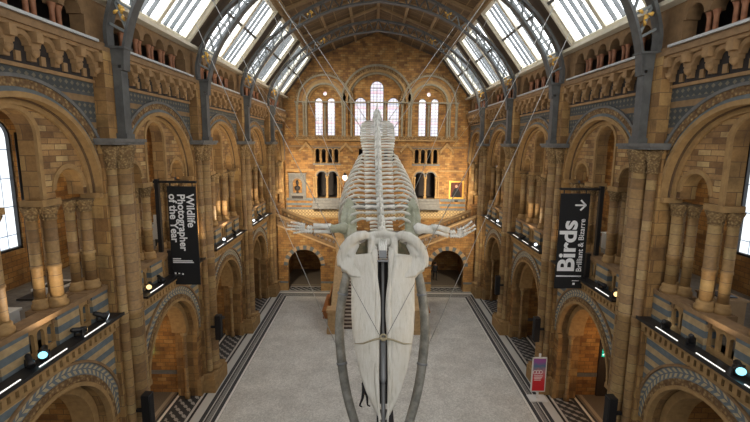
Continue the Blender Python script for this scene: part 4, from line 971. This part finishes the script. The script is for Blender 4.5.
def maxilla(s):
    b = MB(SKL); na, nb = 34, 9; V = []
    for i in range(na):
        a = .5 + (5.44 - .5) * i / (na - 1); o_, n_ = lerp_tab(a, OUT), lerp_tab(a, INN)
        n_ = max(n_ - .05, 0.05)
        for sd in (1, -1):
            for j in range(nb):
                t = j / (nb - 1); bb = n_ + (o_ - n_) * t
                arch = .10 * (1 - t) * (1 - (a / 7)) - .16 * t * t * (1 - a / 8) + .025 * sin(a * 2.2 + t * 3)
                th = (.13 * (1 - t ** 3) + .035) * (1. if a < 4 else .7)
                V.append((s * bb, a, arch + (th / 2 if sd > 0 else -th / 2)))
    F = []
    st = nb * 2
    for i in range(na - 1):
        for j in range(nb - 1):
            F.append((i * st + j, i * st + j + 1, (i + 1) * st + j + 1, (i + 1) * st + j)); F.append((i * st + nb + j, (i + 1) * st + nb + j, (i + 1) * st + nb + j + 1, i * st + nb + j + 1))
        for j in (0, nb - 1): F.append((i * st + j, (i + 1) * st + j, (i + 1) * st + nb + j, i * st + nb + j))
    for i in (0, na - 1):
        for j in range(nb - 1): F.append((i * st + j, i * st + j + 1, i * st + nb + j + 1, i * st + nb + j))
    b.add(V, F, 0, None, True); return b.build('maxilla', 'skull', whale)
for s in (-1, 1):
    maxilla(s)
    pts, rr = [], []
    for i in range(30):
        a = .35 + 5.25 * i / 29; gp, n_ = lerp_tab(a, GAP), lerp_tab(a, INN); w = max(n_ - gp, .08)
        pts.append((s * (gp + w / 2), a, .10 - .03 * (a / 5) + (-.1 if a < .5 else 0))); rr.append(w / 2 * 1.05 if a < 5.4 else .03)
    b = MB(SKL); b.tube(pts, rr, 10, 0); o = b.build('premaxilla', 'skull', whale)
# cranium with brow plates, cheek horns and hollows
b = MB(SKL)
b.prism([(-.5, -.35), (.5, -.35), (.48, .9), (.2, .95), (.2, .35), (-.2, .35), (-.2, .95), (-.48, .9)], -.3, .0) if False else None
def slab(pts, n0, n1):
    k = len(pts); b.add([(p[0], p[1], n0) for p in pts] + [(p[0], p[1], n1) for p in pts], [tuple(range(k)), tuple(range(2 * k - 1, k - 1, -1))] + [(i, (i + 1) % k, k + (i + 1) % k, k + i) for i in range(k)])
for s in (-1, 1):
    slab([(s * .18, .2), (s * .42, .0), (s * .5, .45), (s * .75, .5), (s * 1.1, .42), (s * 1.36, .5), (s * 1.42, .72), (s * 1.38, .98), (s * 1.2, 1.06), (s * 1.1, 1.2), (s * .5, 1.35), (s * .35, .9)], -.22, .04)
    b.tube([(s * .42, -.25, -.1), (s * .62, -.22, .1), (s * .85, -.1, .22), (s * 1.08, .06, .2), (s * 1.28, .28, .08), (s * 1.38, .55, -.06), (s * 1.4, .85, -.1)], [.1, .16, .18, .19, .19, .18, .12], 10)
    b.tube([(s * .88, .06, -.0), (s * 1.0, .24, .02), (s * 1.15, .5, -.06)], [.12, .16, .18], 10)
    b.tube([(s * .36, -.3, -.15), (s * .4, .1, .05), (s * .42, .6, .05)], [.14, .13, .08], 8)
b.tube([(-.45, -.28, -.05), (0, -.34, .0), (.45, -.28, -.05)], [.12, .14, .12], 8)
b.tube([(-.42, -.1, -.22), (.42, -.1, -.22)], [.2, .2], 8)
o = b.build('cranium', 'skull', whale); remesh(o, .03, 4)
for s in (-1, 1):
    b = MB(SKL); V = [(s * .44, -.12), (s * .62, -.14), (s * .85, -.02), (s * 1.05, .14), (s * 1.2, .34), (s * 1.1, .44), (s * .75, .5), (s * .48, .46)]
    k = len(V); b.add([(p[0], p[1], -.28) for p in V] + [(p[0], p[1], -.34) for p in V] , [tuple(range(k)), tuple(range(2 * k - 1, k - 1, -1))] + [(i, (i + 1) % k, k + (i + 1) % k, k + i) for i in range(k)])
    b.add([(s * .42, -.15, .02), (s * .5, -.15, .04), (s * .52, .45, .02), (s * .44, .45, .03), (s * .46, -.15, -.3), (s * .62, -.15, -.3), (s * .62, .45, -.3), (s * .46, .45, -.3)], [(0, 1, 2, 3), (0, 1, 5, 4), (1, 2, 6, 5), (2, 3, 7, 6), (3, 0, 4, 7)])
    b.build('temporal_hollow', 'bone_fossa', whale)
b = MB(SKL)
for q in (-.1, -.035, .035, .1): b.tube([(q, -.1, .02), (q * 1.1, .25, .06), (q * .9, .62, .0)], [.035, .04, .025], 6)
o = b.build('nasal_bones', 'bone_white', whale)
# mandibles
mp = [(1.12, 14.05, 9.0), (1.2, 13.95, 8.7), (1.3, 13.85, 8.2), (1.4, 13.75, 7.5), (1.43, 13.6, 6.8), (1.36, 13.4, 6.0), (1.22, 13.1, 5.2), (1.0, 12.75, 4.5), (.72, 12.35, 3.9), (.42, 11.95, 3.4), (.16, 11.6, 3.05)]
mr = [.10, .15, .17, .175, .17, .17, .165, .16, .15, .13, .08]
for s in (-1, 1):
    P = cr(mp, 4); b = MB(lambda a, y, z, s=s: (XC + s * a, y, z)); n = len(P)
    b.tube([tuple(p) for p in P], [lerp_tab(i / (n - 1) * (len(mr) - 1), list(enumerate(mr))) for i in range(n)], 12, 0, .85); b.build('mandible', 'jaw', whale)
    for idx in (9, 21):
        c = P[idx]; d = (P[idx + 1] - P[idx - 1]).normalized() * .035
        b = MB(lambda a, y, z, s=s: (XC + s * a, y, z)); b.tube([tuple(c - d), tuple(c + d)], [.185, .185], 12); b.build('clamp_ring', 'armature', whale)
# armature in the gap + bracket
b = MB(SKL); b.tube([(0, .2, -.15), (0, 1.5, -.12), (0, 3.0, -.12), (0, 3.9, -.14)], .045, 8); b.build('armature_rod', 'armature', whale)
b = MB(SKL); b.box(-.24, .24, .5, 5.0, -.5, -.38); b.build('armature_beam', 'black', whale)
b = MB(SKL); b.tube([(0, 3.2, -.1), (0, 4.35, -.1), (0, 4.5, -.1)], [.095, .095, .05], 10); b.tube([(0, 4.5, -.1), (0, 5.7, -.16)], .06, 8); b.build('armature_sleeve', 'armature', whale)
b = MB(SKL); b.tube([(-.85, 3.42, .2), (-.6, 3.42, .22), (-.3, 3.32, .25), (-.1, 3.28, .25), (.1, 3.28, .25), (.3, 3.32, .25), (.6, 3.42, .22), (.85, 3.42, .2)], [.012, .025, .03, .03, .03, .03, .025, .012], 8)
b.tube([(.09 * cos(t * pi / 5), 3.25 + .09 * sin(t * pi / 5), .27) for t in range(11)], .03, 6); b.build('rostrum_bracket', 'brass', whale)
b = MB(SKL); b.tube([(-.3, .75, .14), (.3, .75, .14)], .03, 6); b.box(-.12, .12, .35, .6, .0, .1); b.build('armature_crossbar', 'armature', whale)
for s in (-1, 1):
    b = MB(SKL); b.tube([(s * .05, 3.3, .26), (s * 1.02, 1.5, .12)], .008, 5); b.build('brace_wire', 'wire_dark', whale)

# backbone
SP = [(.04, 14.5, 9.75), (.0, 15.5, 10.2), (-.05, 17.0, 11.0), (-.08, 20.0, 12.35), (-.1, 23.0, 13.55), (-.1, 26.0, 14.55), (-.1, 29.0, 15.15), (-.1, 32.0, 15.3), (-.1, 34.2, 15.1)]
sp = cr(SP, 10)
Ltot = sum((b_ - a).length for a, b_ in zip(sp, sp[1:]))
def frame_at(s_):
    f = min(max(s_ / Ltot, 0), .999); p = at_len(sp, f); q = at_len(sp, min(f + .01, 1)); t = (q - p).normalized(); x = Vector((1, 0, 0)); x = (x - t * x.dot(t)).normalized(); n = x.cross(t)
    if n.z < 0: n = -n
    return p, t, x, n
def FR(s_):
    p, t, x, n = frame_at(s_); return lambda a, b_, c: tuple(p + x * a + t * b_ + n * c)   # a lateral, b tailward, c up
s_ = .12; vi = 0; ribs_at = []
while s_ < Ltot - .15:
    f = s_ / Ltot
    if s_ < 1.0: rb, tp, ns, dl = .14, .42, .18, .22
    elif s_ < 6.6: q = (s_ - 1) / 5.6; rb, tp, ns, dl = .13 + .02 * q, .56 + .12 * q, .34 + .12 * q, .37
    elif s_ < 11.8: q = (s_ - 6.6) / 5.2; rb, tp, ns, dl = .16, (.72 + .22 * sin(q * pi * .8)) * (1 if q < .85 else 1 - (q - .85) * 2), .5, .36
    else: q = (s_ - 11.8) / (Ltot - 11.8); rb, tp, ns, dl = .17 * (1 - q) + .04, .26 * (1 - q) + .03, .55 * (1 - q) + .04, .33 - .12 * q
    T = FR(s_); b = MB(T)
    b.tube([(0, -dl * .36, 0), (0, -dl * .3, 0), (0, 0, 0), (0, dl * .3, 0), (0, dl * .36, 0)], [rb * .8, rb * 1.08, rb * .85, rb * 1.08, rb * .8], 10)
    for sd in (-1, 1):     # transverse blade, sweeping slightly back and broad at its end
        w0, w1, th = dl * .17, dl * (.34 if s_ > 1 else .2), .03
        P = [(sd * rb * .6, -w0, .0), (sd * tp * .55, -w0 * .8 + .02, .02), (sd * tp * .95, -w1 * .8 + .05, -.02), (sd * tp, .05, -.03), (sd * tp * .95, w1 * .8 + .05, -.02), (sd * tp * .55, w0 * .8 + .02, .02), (sd * rb * .6, w0, .0)]
        k = len(P); b.add([(p[0], p[1], p[2] + th) for p in P] + [(p[0], p[1], p[2] - th) for p in P], [tuple(range(k)), tuple(range(2 * k - 1, k - 1, -1))] + [(i, (i + 1) % k, k + (i + 1) % k, k + i) for i in range(k)])
    P = [(-dl * .3, rb * .6), (-dl * .12, rb + ns * .7), (dl * .05, rb + ns), (dl * .36, rb + ns * .97), (dl * .3, rb + ns * .5), (dl * .28, rb * .6)]; k = len(P); th = .025
    b.add([(-th, p[0], p[1]) for p in P] + [(th, p[0], p[1]) for p in P], [tuple(range(k)), tuple(range(2 * k - 1, k - 1, -1))] + [(i, (i + 1) % k, k + (i + 1) % k, k + i) for i in range(k)])
    o = b.build('vertebra', 'bone_white' if vi % 3 else 'bone', whale)
    if 1.0 <= s_ < 6.7 and len(ribs_at) < 15: ribs_at.append((s_, tp))
    s_ += dl; vi += 1
RS = [.66, .84, .97, 1.04, 1.06, 1.05, 1.02, .97, .90, .82, .73, .62, .50, .38, .26]
for i, (s_, tp) in enumerate(ribs_at):
    k = RS[i]; T = FR(s_)
    for sd in (-1, 1):
        base = [(tp * .75, .0, -.02), (tp + .18 * k, .0, .05), (tp + .48 * k, .0, -.02), (tp + .80 * k, .02, -.3 * k), (tp + .96 * k, .05, -.75 * k), (tp + .95 * k, .1, -1.3 * k), (tp + .72 * k, .2, -1.8 * k), (tp + .3 * k, .3, -2.2 * k)]
        P = cr([(sd * p[0], p[1], p[2]) for p in base], 3)
        b = MB(T); n = len(P); b.tube([tuple(p) for p in P], [.03 + .028 * sin(pi * min(j / (n - 1) * 1.3, 1)) for j in range(n)], 7, 0, 1.2, (0, 1, 0)); b.build('rib', 'bone', whale)
# shoulder blades and flippers
for s in (-1, 1):
    def TW(px, Y, Z, s=s): return (s * px, Y, Z)
    V = [(1.27, 16.7, 10.95), (1.42, 16.3, 10.65), (1.5, 15.9, 10.25), (1.42, 15.4, 9.85), (1.2, 15.0, 9.5), (.98, 14.8, 9.3), (.88, 15.3, 9.75), (.92, 16.0, 10.4), (1.08, 16.5, 10.8)]
    nrm = Vector((.55, -.35, .1)).normalized() * .045; k = len(V)
    b = MB(TW); b.add([tuple(Vector(v) + nrm) for v in V] + [tuple(Vector(v) - nrm) for v in V], [tuple(range(k)), tuple(range(2 * k - 1, k - 1, -1))] + [(i, (i + 1) % k, k + (i + 1) % k, k + i) for i in range(k)])
    b.tube([(1.2, 16.2, 10.65), (1.25, 15.6, 10.0), (1.2, 15.05, 9.5)], [.04, .1, .12], 8)
    o = b.build('scapula', 'bone_green', whale); remesh(o, .028, 3)
    hy = 15.1
    fl = MB(TW); fl.tube([(1.2, 15.2, 9.95), (1.34, hy + .1, 10.0), (1.5, hy, 10.02), (1.68, hy, 9.99), (1.82, hy, 10.0)], [.14, .23, .17, .15, .17], 12)
    root = fl.build('flipper', 'bone_green' if s < 0 else 'bone_white', whale); remesh(root, .03, 3); root['label'] = 'upper arm bone of the %s flipper' % SN[s]
    ft = .03 if s < 0 else -.1
    fl = MB(TW); fl.tube([(1.8, hy, 10.07), (2.05, hy, 10.08), (2.42, hy - .02, 10.06 + ft)], [.12, .09, .11], 10); fl.build('radius', 'bone_white', root)
    fl = MB(TW); fl.tube([(1.8, hy, 9.9), (2.05, hy - .02, 9.89), (2.4, hy - .05, 9.88 + ft)], [.09, .065, .08], 10); fl.build('ulna', 'bone_white', root)
    fl = MB(TW)
    for q in range(5): fl.lathe(2.5 + (q % 3) * .09, hy - .05, [(.01, 9.8 + ft + .13 * (q // 3)), (.095, 9.88 + ft + .13 * (q // 3)), (.01, 9.97 + ft + .13 * (q // 3))], 8)
    fl.build('wrist_bones', 'bone_white', root)
    for q in range(4):
        z0 = 10.08 + ft - q * .075; L = (.5, .62, .66, .42)[q]; z1 = z0 + (.12 - .06 * q); N = 4
        b = MB(TW)
        for j in range(N):
            a, c = j / N, (j + .93) / N; bend = lambda t: (2.72 + L * t, hy - .05 - .05 * t, z0 + (z1 - z0) * t + (.24 * t * t if s > 0 else .02))
            p0, p1 = Vector(bend(a)), Vector(bend(c)); mid = (p0 + p1) / 2; rr_ = .064 - .009 * j
            b.tube([tuple(p0), tuple(mid), tuple(p1)], [rr_, rr_ * .7, rr_], 7)
        b.build('digit', 'bone_white', root)
# ------------------------------------------------------------------ suspension cables
def cable(p, q, r, label, mat='wire'):
    b = MB(); b.tube([p, q], r, 6); o = b.build('suspension_cable', mat); tag(o, label, 'cable', None)
def whpt(s, p): return (.35 + s * p[0], p[1], p[2])
for s in (-1, 1):
    sd = SN[s]
    cable((s * 6.8, 14.55, 18.66), (XC + s * 1.36, 13.4, 6.0), 0.010, 'long steel cable from the nearest truss down to the %s jaw bone of the whale' % sd)
    cable((s * 6.3, 14.55, 19.2), (XC + s * 1.1, 13.9, 8.9), 0.012, 'steel cable from the nearest truss to the %s rear corner of the whale skull' % sd)
    cable((s * 5.5, 21.8, 20.0), (-.05 + s * 1.35, 17.6, 10.9), 0.011, 'thin steel cable from the second truss to the %s ribs of the whale' % sd)
    cable((s * 5.25, 21.8, 20.25), (-.1 + s * .85, 23.5, 13.8), 0.018, 'thick steel cable from the second truss to the %s side of the whale lower back' % sd)
    cable((s * 4.85, 28.9, 20.5), (-.1 + s * .6, 25.2, 14.3), 0.018, 'steel cable from the third truss to the %s side of the whale tail root' % sd)
    cable((s * 7.9, 29.0, 16.9), (s * 7.75, YEND - .06, 12.9), 0.011, 'slack-free thin cable from the third truss to the %s part of the end wall' % sd)

# ------------------------------------------------------------------ lighting
def light(kind, loc, energy, color=(1, 1, 1), size=.3, rot=None, **kw):
    l = bpy.data.lights.new('lamp', kind); l.energy = energy; l.color = color
    if kind in ('POINT', 'SPOT'): l.shadow_soft_size = size
    if kind == 'AREA': l.shape = 'RECTANGLE'; l.size = size; l.size_y = kw.pop('sy', size)
    for k, v in kw.items(): setattr(l, k, v)
    o = bpy.data.objects.new('lamp', l); o.location = loc
    if rot: o.rotation_euler = rot
    col.objects.link(o); return o
WARM = (1., .80, .55)
for k in range(4):
    for s in (-1, 1):
        yc = BC[k + 1]; e = (.5, .8, 1.0, .45)[k] * (1. if s < 0 else .45)
        light('POINT', (s * 12.3, yc, 10.8), 50 * e, WARM, .25)
        light('POINT', (s * 11.9, yc, 5.2), 26 * e, WARM, .25)
        # shelf uplighters washing the great arches
        light('SPOT', (s * 8.6, yc + (1.9 if k == 1 else 0), 7.6), 210 * e, WARM, .1, (0, s * -.12 + pi, 0), spot_size=2.3, spot_blend=.8)
for s in (-1, 1):
    light('POINT', (s * 6.5, 40.5, 3.0), 4, WARM, .2)
    light('SPOT', (s * 6.5, 38.3, 8.6), 1100, (1, .84, .62), .3, (math.radians(88), 0, -s * .1), spot_size=1.9, spot_blend=.9)  # unseen spot added above the side stair to light the end wall
for k in range(4):      # spotlights on each shelf thrown across onto the opposite arcade
    for s in (-1, 1):
        yc = BC[k + 1] + 1.0; tx = -s * 9.2; e = (.35, .8, 1.7, 2.0)[k] * (1. if s > 0 else .4)
        d = Vector((tx, yc + 2.5, 12.)) - Vector((s * 8.6, yc, 7.8)); q = d.to_track_quat('-Z', 'Y').to_euler()
        light('SPOT', (s * 8.6, yc, 7.8), 800 * e, (1, .76, .48), .15, q, spot_size=1.0, spot_blend=.9)
for s in (-1, 1):
    for src, tgt, e, sz in (((s * 8.0, 30.6, 7.5), (s * 5.6, 37., 4.2), 800, 1.3), ((s * 6.6, 29.0, 18.6), (s * 4.0, YEND, 14.0), 2000, 1.0)):  # added spots brighten the stair walls and upper end wall
        q = (Vector(tgt) - Vector(src)).to_track_quat('-Z', 'Y').to_euler(); light('SPOT', src, e, (1, .84, .62), .2, q, spot_size=sz, spot_blend=.9)
light('POINT', (11.6, 18.6, 3.2), 38, (1, .6, .28), .2)
light('POINT', (-11.6, 18.6, 3.2), 22, (1, .66, .35), .2)
# unseen fill lamp for south-front daylight, turned to brighten the left wall
light('AREA', (5, -1.5, 16.), 420, (1, .95, .88), 10, (math.radians(78), 0, math.radians(16)), sy=7)
# faint world light let in as fill through the open end
w = bpy.data.worlds.new('World'); bpy.context.scene.world = w; w.use_nodes = True
w.node_tree.nodes['Background'].inputs[0].default_value = (.80, .88, 1, 1); w.node_tree.nodes['Background'].inputs[1].default_value = .12

# ------------------------------------------------------------------ camera
cam = bpy.data.cameras.new('Camera'); cam.sensor_width = 36; cam.lens = 36 * 430 / 750; cam.clip_end = 300
co = bpy.data.objects.new('Camera', cam); col.objects.link(co)
co.location = (-.3, 0, 13)
co.rotation_euler = (Matrix.Rotation(-math.atan(2 / 430), 3, 'Z') @ Matrix.Rotation(math.radians(90) - math.atan(67 / 430), 3, 'X') @ Matrix.Rotation(.009, 3, 'Z')).to_euler(); bpy.context.scene.camera = co
sc = bpy.context.scene
sc.view_settings.view_transform = 'Standard'; sc.view_settings.look = 'None'; sc.view_settings.gamma = 1.; sc.view_settings.use_curve_mapping = False
sc.view_settings.exposure = 1.4
sc.cycles.max_bounces = 6; sc.cycles.diffuse_bounces = 2; sc.cycles.use_denoising = True
